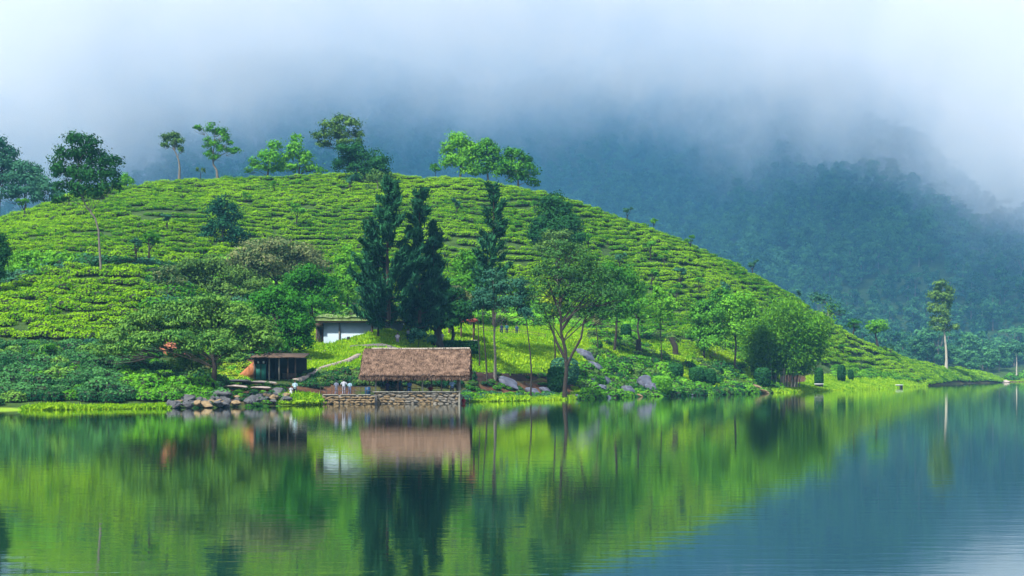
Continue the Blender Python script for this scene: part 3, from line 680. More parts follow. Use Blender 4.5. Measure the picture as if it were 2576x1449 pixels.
make_tree('shrub', 'rounded yellow shrub glowing behind the open crowned tree', 'shrub', 1390, 196, [(1385, 745, 20, 18), (1402, 735, 16, 14), (1375, 765, 18, 14), (1400, 765, 18, 16), (1388, 782, 18, 10)], M['leaf_yellow'], 1, 1.4, None, .15)
make_tree('tree', 'mid green loose tree right of the open crowned tree', 'tree', 1545, 228,
          [(1540, 690, 34, 22), (1575, 700, 30, 22), (1515, 715, 30, 22), (1560, 735, 40, 26), (1600, 735, 26, 22), (1530, 765, 36, 22), (1580, 775, 36, 20), (1545, 795, 40, 14)], M['leaf_mid'], .8, 1.35, None, .25)
make_tree('tree', 'thin pale green tree with dark root ball stem above the red slope', 'tree', 1607, 245, [(1600, 745, 20, 18), (1620, 765, 20, 18), (1595, 785, 22, 16), (1620, 795, 18, 12)], M['leaf_bright'], .5, 1.3, None, .22)
make_tree('tree', 'light green feathery tree standing over the red slope', 'tree', 1665, 232, [(1660, 755, 24, 20), (1685, 770, 24, 20), (1645, 785, 24, 18), (1675, 800, 26, 18), (1655, 735, 16, 14)], M['leaf_bright'], .55, 1.3, [(1664, 885), (1662, 850), (1660, 800)], .12, 'bark')
make_tree('tree', 'slim young tree with whitish tip between the boulders and the tea', 'tree', 1503, 222, [(1500, 800, 10, 8), (1504, 812, 12, 8)], M['leaf_blossom'], .8, 1.3, [(1504, 860), (1500, 830), (1500, 805)], .12, 'bark')
make_tree('tree', 'rounded bluish tree at the left of the bamboo', 'tree', 1770, 250,
          [(1775, 775, 26, 18), (1755, 800, 26, 22), (1795, 800, 28, 22), (1765, 835, 32, 24), (1800, 840, 30, 22), (1780, 868, 36, 18)], M['leaf_mid'], 1, 1.4, None, .25)
make_tree('tree', 'light green bushy tree pressed against the left side of the bamboo', 'tree', 1850, 252,
          [(1840, 775, 30, 20), (1870, 760, 28, 20), (1825, 805, 30, 22), (1865, 805, 32, 24), (1845, 835, 34, 20), (1885, 785, 26, 20)], M['leaf_bright'], .9, 1.4, None, .25)
make_tree('tree', 'small dark green tree above the pair behind the bamboo', 'tree', 1815, 272, [(1815, 738, 26, 12), (1800, 752, 20, 12), (1828, 758, 22, 14)], M['leaf_mid'], .9, 1.35, None, .2)

# tall pale stemmed tree on the spit and the far shore tree
make_tree('tree', 'tall narrow tree with a bare white trunk on the tea covered point', 'tree', 2380, 482,
          [(2368, 722, 22, 12), (2352, 740, 18, 14), (2385, 742, 18, 14), (2366, 755, 26, 16), (2350, 775, 16, 16), (2384, 775, 18, 18), (2368, 790, 22, 16), (2380, 815, 22, 16), (2352, 812, 14, 14), (2398, 828, 16, 12), (2364, 832, 18, 10)], M['leaf_olive'], .9, 1.25,
          [(2381, 905), (2380, 880), (2377, 850), (2373, 820), (2371, 780), (2370, 740)], .5, 'bark_pale', sub=7)
make_tree('tree', 'small round headed tree on the red far bank at the right edge', 'tree', 2556, 583, [(2556, 875, 18, 10), (2566, 882, 14, 8), (2545, 882, 12, 7)], M['leaf_blue'], .9, 1.25, None, .35, 'bark_pale')
make_tree('tree', 'umbrella headed pollard tree on the right shoulder of the hill', 'tree', 2210, 388, [(2203, 816, 24, 10), (2190, 826, 14, 8), (2218, 828, 16, 8), (2203, 834, 14, 7)], M['leaf_bright'], .9, 1.3, [(2208, 872), (2204, 850), (2200, 832)], .5, 'bark')
make_tree('tree', 'ragged tufted tree leaning on the hill edge left of the umbrella headed one', 'tree', 2140, 366, [(2148, 812, 16, 8), (2138, 822, 10, 6), (2156, 826, 8, 6)], M['leaf_mid'], .7, 1.3, [(2142, 855), (2147, 835), (2150, 820)], .4, 'bark')
make_tree('tree', 'sprawling pale tree poking out behind the bamboo on the hill edge', 'tree', 2085, 362, [(2070, 755, 26, 10), (2098, 770, 18, 10), (2050, 748, 16, 8), (2118, 785, 12, 8), (2090, 790, 16, 8)], M['leaf_blue'], .6, 1.3, None, .4, 'bark_grey')
# pines ---------------------------------------------------------------
def make_pine(label, vx, D, top, low, half, seed, tr=.32, mat='needle', dens=1.0, upswept=.62, prof=None, path=None):
    g = np.random.default_rng(seed); G_ = ground(vx, D)
    t = thing('pine_tree', G_, label, 'pine tree'); G = np.array(G_)
    H = CH + (HY - top) * D / F - G[2]; z0 = CH + (HY - low) * D / F - G[2]; W_ = m_of(half, D)
    mb = MB(); lean = (path or 0) * D / F
    tp = np.array([(lean * (z / H) ** 1.2 + .1 * math.sin(z * .4), .05 * math.cos(z * .5), z) for z in np.linspace(-.5, H * .98, 12)])
    mb.tube(tp, np.linspace(tr, .04, 12), 7)
    C, N, A, S, V = [], [], [], [], []
    z = z0
    while z < H:
        f_ = (z - z0) / (H - z0)
        ln = 1.3 * W_ * (prof(f_) if prof else min(1, 1.15 - f_ * 1.02) * (.55 + .45 * min(1, f_ * 5)))
        for _ in range(3):
            a = g.uniform(0, 6.28); l_ = ln * g.uniform(.6, 1.1)
            b0 = np.array([np.interp(z, tp[:, 2], tp[:, 0]), 0, z])
            dr = np.array([math.cos(a), math.sin(a), 0])
            k = 7; s_ = np.linspace(0, 1, k)[:, None]
            br = b0 + dr * l_ * s_ + np.array([0, 0, 1]) * l_ * upswept * s_ ** 1.8
            mb.tube(br[::2], np.linspace(.06, .02, 4), 4)
            nn = int(52 * dens * (l_ / 3 + .35) * (D / 180) ** -1 * 2.2)
            q = g.beta(2.2, 1.3, nn) * .85 + .2
            c = b0 + dr * l_ * q[:, None] + np.array([0, 0, 1]) * l_ * upswept * q[:, None] ** 1.8 + g.normal(0, .2, (nn, 3)) * np.array([1, 1, .8])
            al = unit(dr * .6 + np.array([0, 0, .9]) + g.normal(0, .35, (nn, 3)))
            C.append(c); A.append(al); N.append(unit(g.normal(size=(nn, 3)) + dr * .5)); S.append(g.uniform(.32, .6, nn) * D / 180); V.append(np.clip(g.normal(.45, .2, nn) + .15 * (q > .8), 0, 1))
        z += .62 * (1 + f_ * .2)
    C, N, A, S, V = map(np.concatenate, (C, N, A, S, V))
    co, f, _ = quads_from(C, N, S, .2, along=A)
    me = mesh_np('crown', co, f, M[mat], False, {'v': ('FACE', V)})
    put(bpy.data.objects.new('crown', me), parent=t); mb.build('trunk', M['bark'], t, True)
    return t
make_pine('tallest dark pine with upswept boughs behind the thatched pavilion', 976, 182, 450, 825, 80, 1, .34, dens=1.1)
make_pine('second dark pine with a slimmer broken top just right of the tallest pine', 1054, 186, 478, 825, 38, 2, .3, dens=1.0, prof=lambda f: .42 + .75 * (1 - f) ** 1.2)
make_pine('shorter dark pine spire on the right side of the pine group', 1092, 188, 568, 825, 38, 3, .25, dens=1.1, prof=lambda f: .95 - f * .7)
make_pine('ragged thin pine with a bare trunk right of the pine group', 1240, 196, 470, 740, 55, 4, .26, dens=.55, prof=lambda f: (.95 - f * .75) * (.5 + .6 * abs(math.sin(f * 14))))
make_pine('low dark pine bough tree at the left foot of the tallest pine', 935, 184, 640, 815, 42, 5, .2, dens=1.0, prof=lambda f: 1 - f * .8)

make_tree('tree', 'low olive tree filling the space under the tallest pine behind the house roof', 'tree', 950, 187, [(930, 760, 28, 16), (970, 765, 30, 16), (945, 785, 34, 14), (990, 785, 26, 14), (915, 785, 22, 12)], M['leaf_olive'], .9, 1.4, None, .2)
make_tree('tree', 'low dark tree between the second pine and the fig tree', 'tree', 1045, 190, [(1030, 775, 26, 16), (1065, 770, 26, 16), (1045, 795, 32, 14), (1020, 800, 20, 12)], M['leaf_dark'], .9, 1.4, None, .2)
# bamboo --------------------------------------------------------------
G = ground(1965, 262); t = thing('bamboo_clump', G, 'large feathery bamboo clump with many bare culms at its foot by the shore', 'bamboo')
g_ = np.random.default_rng(3); C, N, A, S, V = [], [], [], [], []
D = 262
for i in range(54):
    bx, by = g_.uniform(-3.4, 3.4), g_.uniform(-2.0, 2.0)
    Ht = g_.uniform(10.5, 18.5) * (1 - abs(bx) / 11); out_ = bx * g_.uniform(1.0, 1.75) + g_.normal(.3, 1.5); oy = by * 1.3 + g_.normal(0, 1.6)
    s_ = np.linspace(0, 1, 9)[:, None]
    drop = g_.uniform(0, .25)
    P_ = np.c_[bx + out_ * s_ ** 1.8, by + oy * s_ ** 1.8, Ht * (s_ - drop * s_ ** 5)] 
    mbb = MB().tube(P_, np.linspace(.09, .02, 9), 5); o_ = mbb.build('culm', M['bark_grey'] if i % 3 else M['bark_pale'], t, True)
    nn = 1150; q = g_.beta(2.6, 1.5, nn) * .8 + .22
    c = np.c_[[np.interp(q, s_[:, 0], P_[:, k]) for k in range(3)]].T + g_.normal(0, 1, (nn, 3)) * np.array([1.05, 1.05, .8])
    c[:, 2] -= g_.exponential(.5, nn)
    C.append(c); N.append(unit(g_.normal(size=(nn, 3)) + np.array([0, -.2, .6]))); A.append(unit(np.array([np.sign(out_) * .5, 0, -.6]) + g_.normal(0, .5, (nn, 3)))); S.append(g_.uniform(.24, .46, nn)); V.append(np.clip(g_.normal(.45, .2, nn) + g_.normal(0, .12), 0, 1))
C, N, A, S, V = map(np.concatenate, (C, N, A, S, V)); kp = C[:, 2] > 2.2; C, N, A, S, V = C[kp], N[kp], A[kp], S[kp], V[kp]
co, f, _ = quads_from(C, N, S, .3, along=A)
put(bpy.data.objects.new('foliage', mesh_np('foliage', co, f, M['leaf_bamboo'], False, {'v': ('FACE', V)})), parent=t)

# pollard shade trees dotted over the tea --------------------------------
def pollard_mesh(seed):
    g = np.random.default_rng(seed); P = []
    for k in range(g.integers(3, 6)):
        P.append((g.uniform(-1, 1), g.uniform(-1, 1), 2.9 + g.uniform(0, 1.1), g.uniform(.6, .95), g.uniform(.6, .9), g.uniform(.45, .7)))
    C, N, S, V = puff_leaves(np.array(P), 420, .23, 5)
    co, f, _ = quads_from(C, N, S)
    cr_ = mesh_np('crown', co, f, M['leaf_blue'] if seed % 2 else M['leaf_mid'], False, {'v': ('FACE', V)})
    mb = MB(); mb.tube(curve((0, 0, -.3), (g.uniform(-.3, .3), 0, 2.4), 5, .05), np.linspace(.15, .1, 5), 6)
    for p_ in P: mb.tube(curve((0, 0, 1.8), p_[:3], 4, 0, -.05), np.linspace(.08, .04, 4), 4)
    return cr_, mb.mesh('trunk', M['bark'], True)
pol = [pollard_mesh(s) for s in range(5)]
for i, (vx, vy, s) in enumerate([(748, 540, 1.1), (880, 462, .9), (1635, 625, 1), (1710, 700, 1.1), (1640, 700, 1), (1700, 740, 1), (1828, 735, 1.1), (1760, 715, .9), (1578, 535, .8), (1645, 560, .7), (1737, 610, .8), (1892, 672, .9), (1800, 790, 1), (1560, 660, .9), (1480, 610, .9), (1670, 650, .8), (2010, 745, .7), (1930, 735, .8), (340, 640, .9), (375, 650, 1.2), (620, 500, .7), (1150, 520, .8), (2120, 880, .8), (2240, 880, .9), (690, 470, .7), (1600, 790, .9), (1520, 745, .8), (60, 520, 1.0), (420, 560, .8), (1345, 520, .7)]):
    # walk out along this bearing until the ground rises to that row
    Ds = np.arange(line_D(vx, 7) - 4, line_D(vx, 8) + 3, .5); xs = (vx - CX) * Ds / F; rows = HY - (height(xs, Ds) + 2.5 * s - CH) * F / Ds
    D = float(Ds[int(np.argmin(np.abs(rows - vy)))])
    cr_, tr_m = pol[i % 5]
    where = 'high on the crest' if vy < 560 and vx > 1500 else 'among the tea rows'
    t = thing('pollard_tree', ground(vx, D), 'small pollarded shade tree ' + where + (', far left' if vx < 450 else ', above the blossoming tree' if vx < 900 else ', above the pines and thatched roof' if vx < 1400 else ', on the slope above the rock spill' if vx < 1720 else ', on the slope above the bamboo'), 'tree', 'pollarded shade trees ' + where, rng.uniform(0, 6.28)); t.scale = (s, s, s)
    put(bpy.data.objects.new('crown', cr_), parent=t); put(bpy.data.objects.new('trunk', tr_m), parent=t)

# ------------------------------------------------------------------ the far forest
def forest_tree(seed, H=15, leaf=.6, n=1300, mat=None, umb=False):
    g = np.random.default_rng(seed); P = []
    k = g.integers(9, 14)
    for j in range(k):
        a = g.uniform(0, 6.28); r = g.uniform(.5, 3.8) if not umb else g.uniform(1.5, 6)
        P.append((math.cos(a) * r, math.sin(a) * r, H * (.22 + .66 * (j + .5) / k * (1 - r / 14)) if not umb else H * g.uniform(.85, .95), g.uniform(2.0, 3.2), g.uniform(2.0, 3.2), g.uniform(1.6, 2.6) if not umb else .6))
    C, N, S, V = puff_leaves(np.array(P), n, leaf, 6)
    # skirt of lower foliage
    co, f, _ = quads_from(C, N, S)
    cr_ = mesh_np('crown', co, f, mat or M['forest'], False, {'v': ('FACE', V)})
    mb = MB(); mb.tube(curve((0, 0, -1), (0, 0, H * .8), 4, .03), np.linspace(.35, .12, 4), 5)
    for p_ in P: mb.tube(curve((0, 0, H * .4), p_[:3], 3), np.linspace(.16, .06, 3), 4)
    return cr_, mb.mesh('trunk', M['bark_grey'], True)
ft = [forest_tree(100 + s, 13 + s % 4 * 2) for s in range(8)] + [forest_tree(120, 17, .5, 600, None, True)]
# nearest forest trees, each its own
gF = np.random.default_rng(5)
spots = []
for D in (628, 640, 655, 672, 690, 710, 735, 765):
    for vx in np.arange(1700, 2700, 38.0):
        u = vx + gF.uniform(-18, 18) + (D % 7) * 5
        if D < line_D(u, 8) + 32: continue
        spots.append((u, D + gF.uniform(-6, 6)))
spots = spots[:230]
for i, (u, D) in enumerate(spots):
    cr_, tr_m = ft[int(gF.integers(0, 8))] if i % 17 else ft[8]
    s = gF.uniform(.75, 1.25)
    near = 'at the foot of the far forest' if D < 680 else 'on the lower misty mountainside'
    t = thing('forest_tree', ground(u, D), 'blue green tree ' + near + (', behind the tea hill' if u < 2200 else ', left of the white trunked tree' if u < 2375 else ', right of the white trunked tree'), 'tree', 'forest trees ' + near, gF.uniform(0, 6.28)); t.scale = (s, s, s * gF.uniform(.85, 1.15))
    put(bpy.data.objects.new('crown', cr_), parent=t); put(bpy.data.objects.new('trunk', tr_m), parent=t)
fp = []
y = 620.0
while y < 1420:
    st = 7.5 + (y - 620) * .004
    for x in np.arange(-y * .42, y * .42, st):
        xx, yy = x + gF.uniform(-3, 3), y + gF.uniform(-3, 3); u = xx / yy * F + CX
        if yy < line_D(u, 8) + 60 : continue
        s = gF.uniform(.7, 1.3) * (1 + (vnoise2(xx, yy, 60, 61) - .5) * .5) * (.62 if (u > 1690 and yy < 772 and u < 2720) else 1)
        fp.append((xx, yy, hz(xx, yy) - .5, s, s, s * gF.uniform(.85, 1.2), gF.uniform(0, 6.28), gF.integers(0, 8) if gF.random() > .04 else 8))
    y += st
fp = np.array(fp)
fsrc = []
for cr_, tr_m in ft: fsrc.append(bpy.data.objects.new('forest_crown_source', cr_))
scatter('forest', fsrc, fp[:, :3], fp[:, 6], fp[:, 3:6], fp[:, 7], 'stuff', 'blue green forest covering the mountainside under the mist')

# ------------------------------------------------------------------ building helpers
M['thatch'] = solid('thatch_straw', (.10, .062, .045), .9, .5, 2, .6, 40)
M['straw'] = leaf_mat('straw_blades', (.035, .021, .015), (.24, .16, .115), .1, False, 1.6)
M['wood'] = solid('weathered_wood', (.10, .065, .045), .85, .4, 6, .4)
M['wood_pale'] = solid('pale_wood', (.36, .31, .25), .8, .3, 6, .4)
M['conc'] = solid('concrete', (.24, .23, .19), .85, .25, 2.5, .4)
M['conc_dark'] = solid('dark_concrete', (.12, .115, .11), .9, .4, 2, .4)
M['stone_a'] = solid('tawny_stone', (.20, .145, .08), .9, .4, 2.2, .5)
M['stone_b'] = solid('grey_stone', (.17, .155, .13), .9, .4, 2.2, .5)
M['mortar'] = solid('mortar', (.10, .085, .065), .95, .3, 3)
M['paint'] = solid('pale_blue_wall_paint', (.32, .41, .49), .7, .08, .8)
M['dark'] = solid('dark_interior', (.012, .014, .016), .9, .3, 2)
M['green_door'] = solid('green_door_paint', (.02, .17, .13), .5, .2, 1.5)
M['redroof'] = solid('red_brown_roof', (.20, .045, .03), .7, .3, 2)
M['moss'] = solid('mossy_roof', (.13, .19, .06), .95, .6, 1.4, .5)
M['rock'] = solid('shore_rock', (.065, .068, .075), .85, .55, 1.3, .7, 6)
M['rock_b'] = solid('blue_grey_boulder', (.085, .095, .135), .8, .5, .9, .7, 5)
M['rock_w'] = solid('pale_slab', (.27, .225, .20), .85, .35, 1.2, .6, 6)
M['rail'] = solid('dark_rail', (.05, .04, .035), .7, .3, 3)
M['white'] = solid('white_paint', (.75, .76, .78), .6, .05, 2)
def MT(n): return M[n]
def PX(vx, D): return (vx - CX) * D / F
def PZ(vy, D): return CH + (HY - vy) * D / F
def box_obj(name, a, b, mat, parent, jit=0, **k): return MB().box(a, b, jit).build(name, mat, parent, **k)
def bevel(o, w=.04, s=2):
    m_ = o.modifiers.new('bevel', 'BEVEL'); m_.width = w; m_.segments = s; return o

# ------------------------------------------------------------------ rocks
def rock_mesh(name, mat, seed, flat=.7, sub=3):
    import bmesh
    bm = bmesh.new(); bmesh.ops.create_icosphere(bm, subdivisions=sub, radius=1)
    off = Vector((seed * 7.3, seed * 3.1, seed))
    for v_ in bm.verts:
        p_ = v_.co.copy()
        k = 1 + .38 * mnoise.noise(p_ * 1.1 + off) + .16 * mnoise.noise(p_ * 2.7 + off)
        q = p_ * k
        for ax in range(5):    # cleaved faces
            nn = Vector((math.sin(seed * 3 + ax * 2.1), math.cos(seed * 1.7 + ax * 1.3), math.sin(ax * 2.9 + seed))).normalized()
            dd = q.dot(nn)
            if dd > .68: q -= nn * (dd - .68) * .85
        v_.co = Vector((q.x, q.y, q.z * flat))
    me = bpy.data.meshes.new(name); bm.to_mesh(me); bm.free(); me.materials.append(mat)
    me.polygons.foreach_set('use_smooth', [False] * len(me.polygons)); return me
RK = [rock_mesh('rock', M['rock'], s) for s in range(6)]; RB = [rock_mesh('boulder', M['rock_b'], 10 + s, .8) for s in range(4)]; RW = [rock_mesh('slab', M['rock_w'], 20 + s, .35) for s in range(3)]; RT = [rock_mesh('rock', M['stone_a'], 30 + s) for s in range(3)]
def rock(name, me, x, y, z, sx, sy, sz, label, group=None, rot=None):
    o = bpy.data.objects.new(name, me); o.location = (x, y, z); o.scale = (sx, sy, sz); o.rotation_euler = rot or (rng.uniform(-.3, .3), rng.uniform(-.3, .3), rng.uniform(0, 6.28))
    return put(o, None, label, 'rock', group)
gR = np.random.default_rng(9)
# rubble bank left of the landing
for i in range(92):
    u = gR.uniform(415, 728); t_ = gR.uniform(0, 1); ds = float(line_D(u, 2)); D = ds + t_ * 5.5 - .6
    s = gR.uniform(.2, .5) * (1.25 - .35 * t_)
    rock('rock', RK[i % 6] if i % 5 else RT[i % 3], PX(u, D), D, hz(PX(u, D), D) + .1 + (.25 if t_ < .3 else 0), s * gR.uniform(.9, 1.5), s, s * gR.uniform(.8, 1.2),
         'grey rock in the rubble bank at the foot of the umbrella shaped tree', 'rocks of the rubble bank')
for u, vy, D, w, lab in ((560, 990, 147, .9, 'large pointed grey rock standing in the rubble at the left shore'), (470, 1000, 143, .75, 'rounded grey rock at the left end of the rubble bank'), (635, 1012, 148, 1.1, 'broad low grey rock at the waterline below the umbrella shaped tree'), (700, 985, 153, .9, 'dark angular rock beside the bright grass ramp'), (722, 1000, 152.5, .6, 'tawny rock leaning on the bright grass ramp'), (775, 1010, 154.5, .8, 'dark rock between the grass ramp and the landing wall')):
    rock('rock', RK[int(u) % 6], PX(u, D), D, PZ(vy + 5, D), w * 1.3, w, w, lab)
for u, vy, D, w, lab in ((600, 958, 158, 1.5, 'long pale stone slab on the path beside the shed'), (650, 962, 159, 1.9, 'broad pinkish stone slab in front of the green doors'), (590, 972, 154, 1.3, 'white edged flat slab on top of the rubble bank'), (655, 975, 154, 1.1, 'grey flat slab at the end of the dirt path')):
    rock('slab', RW[int(u) % 3], PX(u, D), D, max(PZ(vy, D), hz(PX(u, D), D)), w, .9, .5, lab, None, (0, 0, .1))
# boulders on the right bank
for u, vy, D, sx, sz, lab, rt in (
    (1278, 968, 185, 2.0, 1.1, 'big grey sloping boulder in the red bank right of the pavilion', (0, .45, .2)),
    (1340, 985, 184, 1.1, .6, 'low brown boulder at the foot of the slender leaning tree', (0, .3, .1)),
    (1372, 975, 187, .9, .5, 'small pale boulder left of the open crowned tree', (0, .3, .5)),
    (1472, 872, 214, 1.7, 1.0, 'upper blue grey boulder at the top of the rock spill', (0, .5, .1)),
    (1500, 890, 211, 1.8, .9, 'middle blue grey boulder of the rock spill', (0, .6, .4)),
    (1520, 912, 208, 1.5, .8, 'third blue grey boulder down the rock spill', (0, .5, .2)),
    (1545, 905, 212, .9, .6, 'small grey boulder beside the red earth patch', (0, .2, .2)),
    (1490, 935, 203, 1.2, .8, 'lowest grey boulder of the rock spill', (0, .3, .9)),
    (1515, 950, 201, 1.0, .7, 'dark boulder half hidden by shore bushes', (0, .1, .3)),
    (1622, 938, 214, 1.6, 1.5, 'upright blue boulder beside the round bright bush', (0, .1, .2)),
    (1640, 960, 212, 1.2, 1.1, 'second blue boulder leaning against the upright one', (0, .3, .7)),
    (1580, 970, 207, 1.1, .8, 'slate blue boulder at the waterline', (0, .2, .3)),
    (1905, 965, 246, 1.5, .6, 'long pale boulder in the bare bank left of the bamboo', (0, .35, .1)),
    (1925, 978, 243, 1.2, .5, 'pale rock slipping to the water left of the grassy shore', (0, .3, .2))):
    rock('boulder', (RB if u < 1800 else RT)[int(u) % (4 if u < 1800 else 3)], PX(u, D), D, min(PZ(vy, D), hz(PX(u, D), D) + sz * .8), sx, sx * .8, sz, lab, None, rt)
rock('boulder', RW[0], PX(2526, 532), 532, .2, 2.2, 1.5, 2.4, 'pale rounded boulder at the tip of the tea covered point', None, (0, 0, .2))
for i in range(46):
    u = gR.uniform(1440, 1960); D = float(line_D(u, 2)) + gR.uniform(-.3, 5); s = gR.uniform(.25, .6)
    rock('rock', RB[i % 4] if i % 3 else RT[i % 3], PX(u, D), D, hz(PX(u, D), D) + .1, s * 1.3, s, s * .8, 'small rock at the foot of the bushy right bank', 'small rocks along the right shore')

# ------------------------------------------------------------------ thatched pavilion
D0 = 159.0
x0, x1 = PX(907, D0), PX(1181, D0); wx0, wx1 = PX(938, D0), PX(1157, D0)
zw = PZ(985, D0); ze = PZ(944, D0) ; zr = PZ(879, D0 + 4)
O = Vector((x0 / 2 + x1 / 2, D0 + 3.5, 0))
pav = thing('thatched_pavilion', O, 'open lakeside pavilion with a brown palm thatch roof on a stone base', 'pavilion')
def rel(x, y, z): return (x - O.x, y - O.y, z)
def pbox(name, a, b, mat, jit=0, parent=None): return box_obj(name, rel(*a), rel(*b), mat, parent or pav, jit)
# thatch: two thick slopes
yr, ye, yb = D0 + 4, D0 - .7, D0 + 8.7
mb = MB()
nx_, ns_ = 60, 14
def slope(ya, za, yb_, zb_, thick=.28):
    xs = np.linspace(x0 + .15, x1 - .15, nx_); ts = np.linspace(0, 1, ns_)
    top = np.array([[rel(x + rng.normal(0, .02), ya + (yb_ - ya) * t, za + (zb_ - za) * t + .05 * math.sin(x * 1.1) + rng.normal(0, .025) - .10 * math.sin(t * math.pi)) for t in ts] for x in xs])
    bot = top - np.array([0, 0, thick])
    co = np.concatenate([top.reshape(-1, 3), bot.reshape(-1, 3)]); ii = np.arange(nx_ * ns_).reshape(nx_, ns_); N_ = nx_ * ns_
    f = [np.stack([ii[:-1, :-1], ii[1:, :-1], ii[1:, 1:], ii[:-1, 1:]], -1).reshape(-1, 4)]; f.append(f[0][:, ::-1] + N_)
    for e in (ii[:, 0], ii[:, -1], ii[0], ii[-1]): f.append(np.stack([e[:-1], e[1:], e[1:] + N_, e[:-1] + N_], -1))
    mb.add(co, np.concatenate(f))
slope(ye, ze, yr, zr); slope(yb, ze, yr, zr)
roof = mb.build('roof', M['thatch'], pav)
# straw blades in courses, ragged at the eave
n = 15000
t_ = np.floor(rng.uniform(0, 1, n) * 13) / 13 + rng.uniform(0, .09, n); sid = rng.random(n) > .25
xx = rng.uniform(x0, x1, n)
yy = np.where(sid, ye + (yr - ye) * t_, yb + (yr - yb) * t_); zz = ze + (zr - ze) * t_ + .04
dn = np.where(sid, -1.0, 1.0); sl = np.array([0, 0, -(zr - ze)]) 
al = np.stack([rng.normal(0, .35, n), dn * (yr - ye), np.full(n, -(zr - ze)) - (t_ < .08) * 1.5], -1); al = unit(al)
nr = unit(np.stack([rng.normal(0, .5, n), dn * (zr - ze), np.full(n, yr - ye)], -1) + rng.normal(0, .3, (n, 3)))
co, f, _ = quads_from(np.stack([xx - O.x, yy - O.y, zz], -1), nr, rng.uniform(.14, .34, n), .22, along=al)
st = put(bpy.data.objects.new('straw', mesh_np('straw', co, f, M['straw'], False, {'v': ('FACE', np.clip(rng.normal(.45, .22, n), 0, 1))})), 'stuff', parent=roof)
n = 2600  # hanging fringe of the eaves and gable ends
xx = np.concatenate([rng.uniform(x0, x1, n - 700), np.where(rng.random(700) > .5, x0, x1) + rng.normal(0, .06, 700)]); tt = np.concatenate([np.zeros(n - 700), rng.uniform(0, 1, 700)])
sd = rng.random(n) > .3
yy = np.where(sd, ye + (yr - ye) * tt, yb + (yr - yb) * tt) + rng.normal(0, .05, n); zz = ze + (zr - ze) * tt - .22 - rng.uniform(0, .22, n)
co, f, _ = quads_from(np.stack([xx - O.x, yy - O.y, zz], -1), unit(np.stack([rng.normal(0, .4, n), -np.ones(n), rng.normal(0, .3, n)], -1)), rng.uniform(.12, .3, n), .25, along=unit(np.stack([rng.normal(0, .2, n), rng.normal(0, .1, n), -np.ones(n)], -1)))
put(bpy.data.objects.new('eave_fringe', mesh_np('eave_fringe', co, f, M['straw'], False, {'v': ('FACE', np.clip(rng.normal(.3, .22, n), 0, 1))})), 'stuff', parent=roof)
rp = MB().tube([rel(x0 + .9, yr, zr + .1), rel((x0 + x1) / 2, yr, zr + .07), rel(x1 - .1, yr, zr + .12)], [.11, .1, .11], 8).build('ridge_pole', M['wood_pale'], pav, True)
# posts, beams
for vx in (928, 944, 1000, 1062, 1110, 1152):
    x = PX(vx, D0)
    MB().tube([rel(x, D0 + .35, .9), rel(x + .03, D0 + .35, ze + .15)], [.085, .075], 8).build('post', M['wood_pale'] if vx in (944, 1062) else M['wood'], pav, True)
for vx in (935, 1010, 1085, 1150):
    x = PX(vx, D0 + 7.5); MB().tube([rel(x, D0 + 7.6, .9), rel(x, D0 + 7.6, ze + .2)], [.09, .08], 8).build('post', M['wood'], pav, True)
for y_, z_ in ((D0 + .35, ze + .12), (D0 + 7.6, ze + .12), (yr, zr - .35)): MB().tube([rel(x0 + .3, y_, z_), rel(x1 - .3, y_, z_)], [.08, .08], 6).build('beam', M['wood'], pav, True)
for x in np.linspace(x0 + .5, x1 - .5, 9):
    for yy_ in (ye + .2, yb - .2): MB().tube([rel(x, yy_, ze - .22), rel(x, yr, zr - .38)], [.05, .05], 5).build('rafter', M['wood'], pav, True)
MB().tube([rel(wx1 - .05, D0 + .1, 0), rel(wx1 - .05, D0 + .1, ze + .05)], [.13, .13], 4).build('corner_pillar', M['conc'], pav)
# base: floor, retaining wall of fieldstones
base = pbox('base', (wx0, D0 + .16, -.8), (wx1, D0 + 8.2, zw - .55), M['mortar'])
floor = pbox('floor', (wx0 + .05, D0 + .2, zw - .55), (wx1 - .05, D0 + 8.1, zw - .42), M['conc_dark'])
par = pbox('parapet', (wx0 + .1, D0 + .12, zw - .55), (wx1 - .2, D0 + .42, zw - .09), M['mortar'])
cop = bevel(pbox('coping', (wx0 - .05, D0 - .02, zw - .088), (wx1 + .06, D0 + .5, zw + .03), M['conc']), .02)
SM = []
for s in range(6):
    me_ = rock_mesh('stone', M['stone_a'] if s % 2 else M['stone_b'], 50 + s, .85, 2); SM.append(me_)
def stone_face(parent, xa, xb, z0_, z1_, yfun, w=.55, h=.36, tint=None, relf=rel, jag=.0):
    z = z0_; r_ = 0
    while z < z1_ - .05:
        x = xa + rng.uniform(0, w * .3); hh = min(h * rng.uniform(.85, 1.15), z1_ - z)
        while x < xb - .08:
            ww = min(w * rng.uniform(.45, 1.6), xb - x)
            o = bpy.data.objects.new('stone', SM[int(rng.integers(0, 6))] if tint is None else tint[int(rng.integers(0, len(tint)))])
            o.location = relf(x + ww / 2, yfun(x) + .04, z + hh / 2 + rng.normal(0, jag)); o.scale = (ww * .56, .17, hh * rng.uniform(.55, .8)); o.rotation_euler = (0, rng.uniform(-.3, .3), 0)
            put(o, parent=parent); x += ww
        z += hh
stone_face(base, wx0, wx1 - .15, -.25, zw - .12, lambda x: D0 + .14, .6, .33, None, rel, .05)
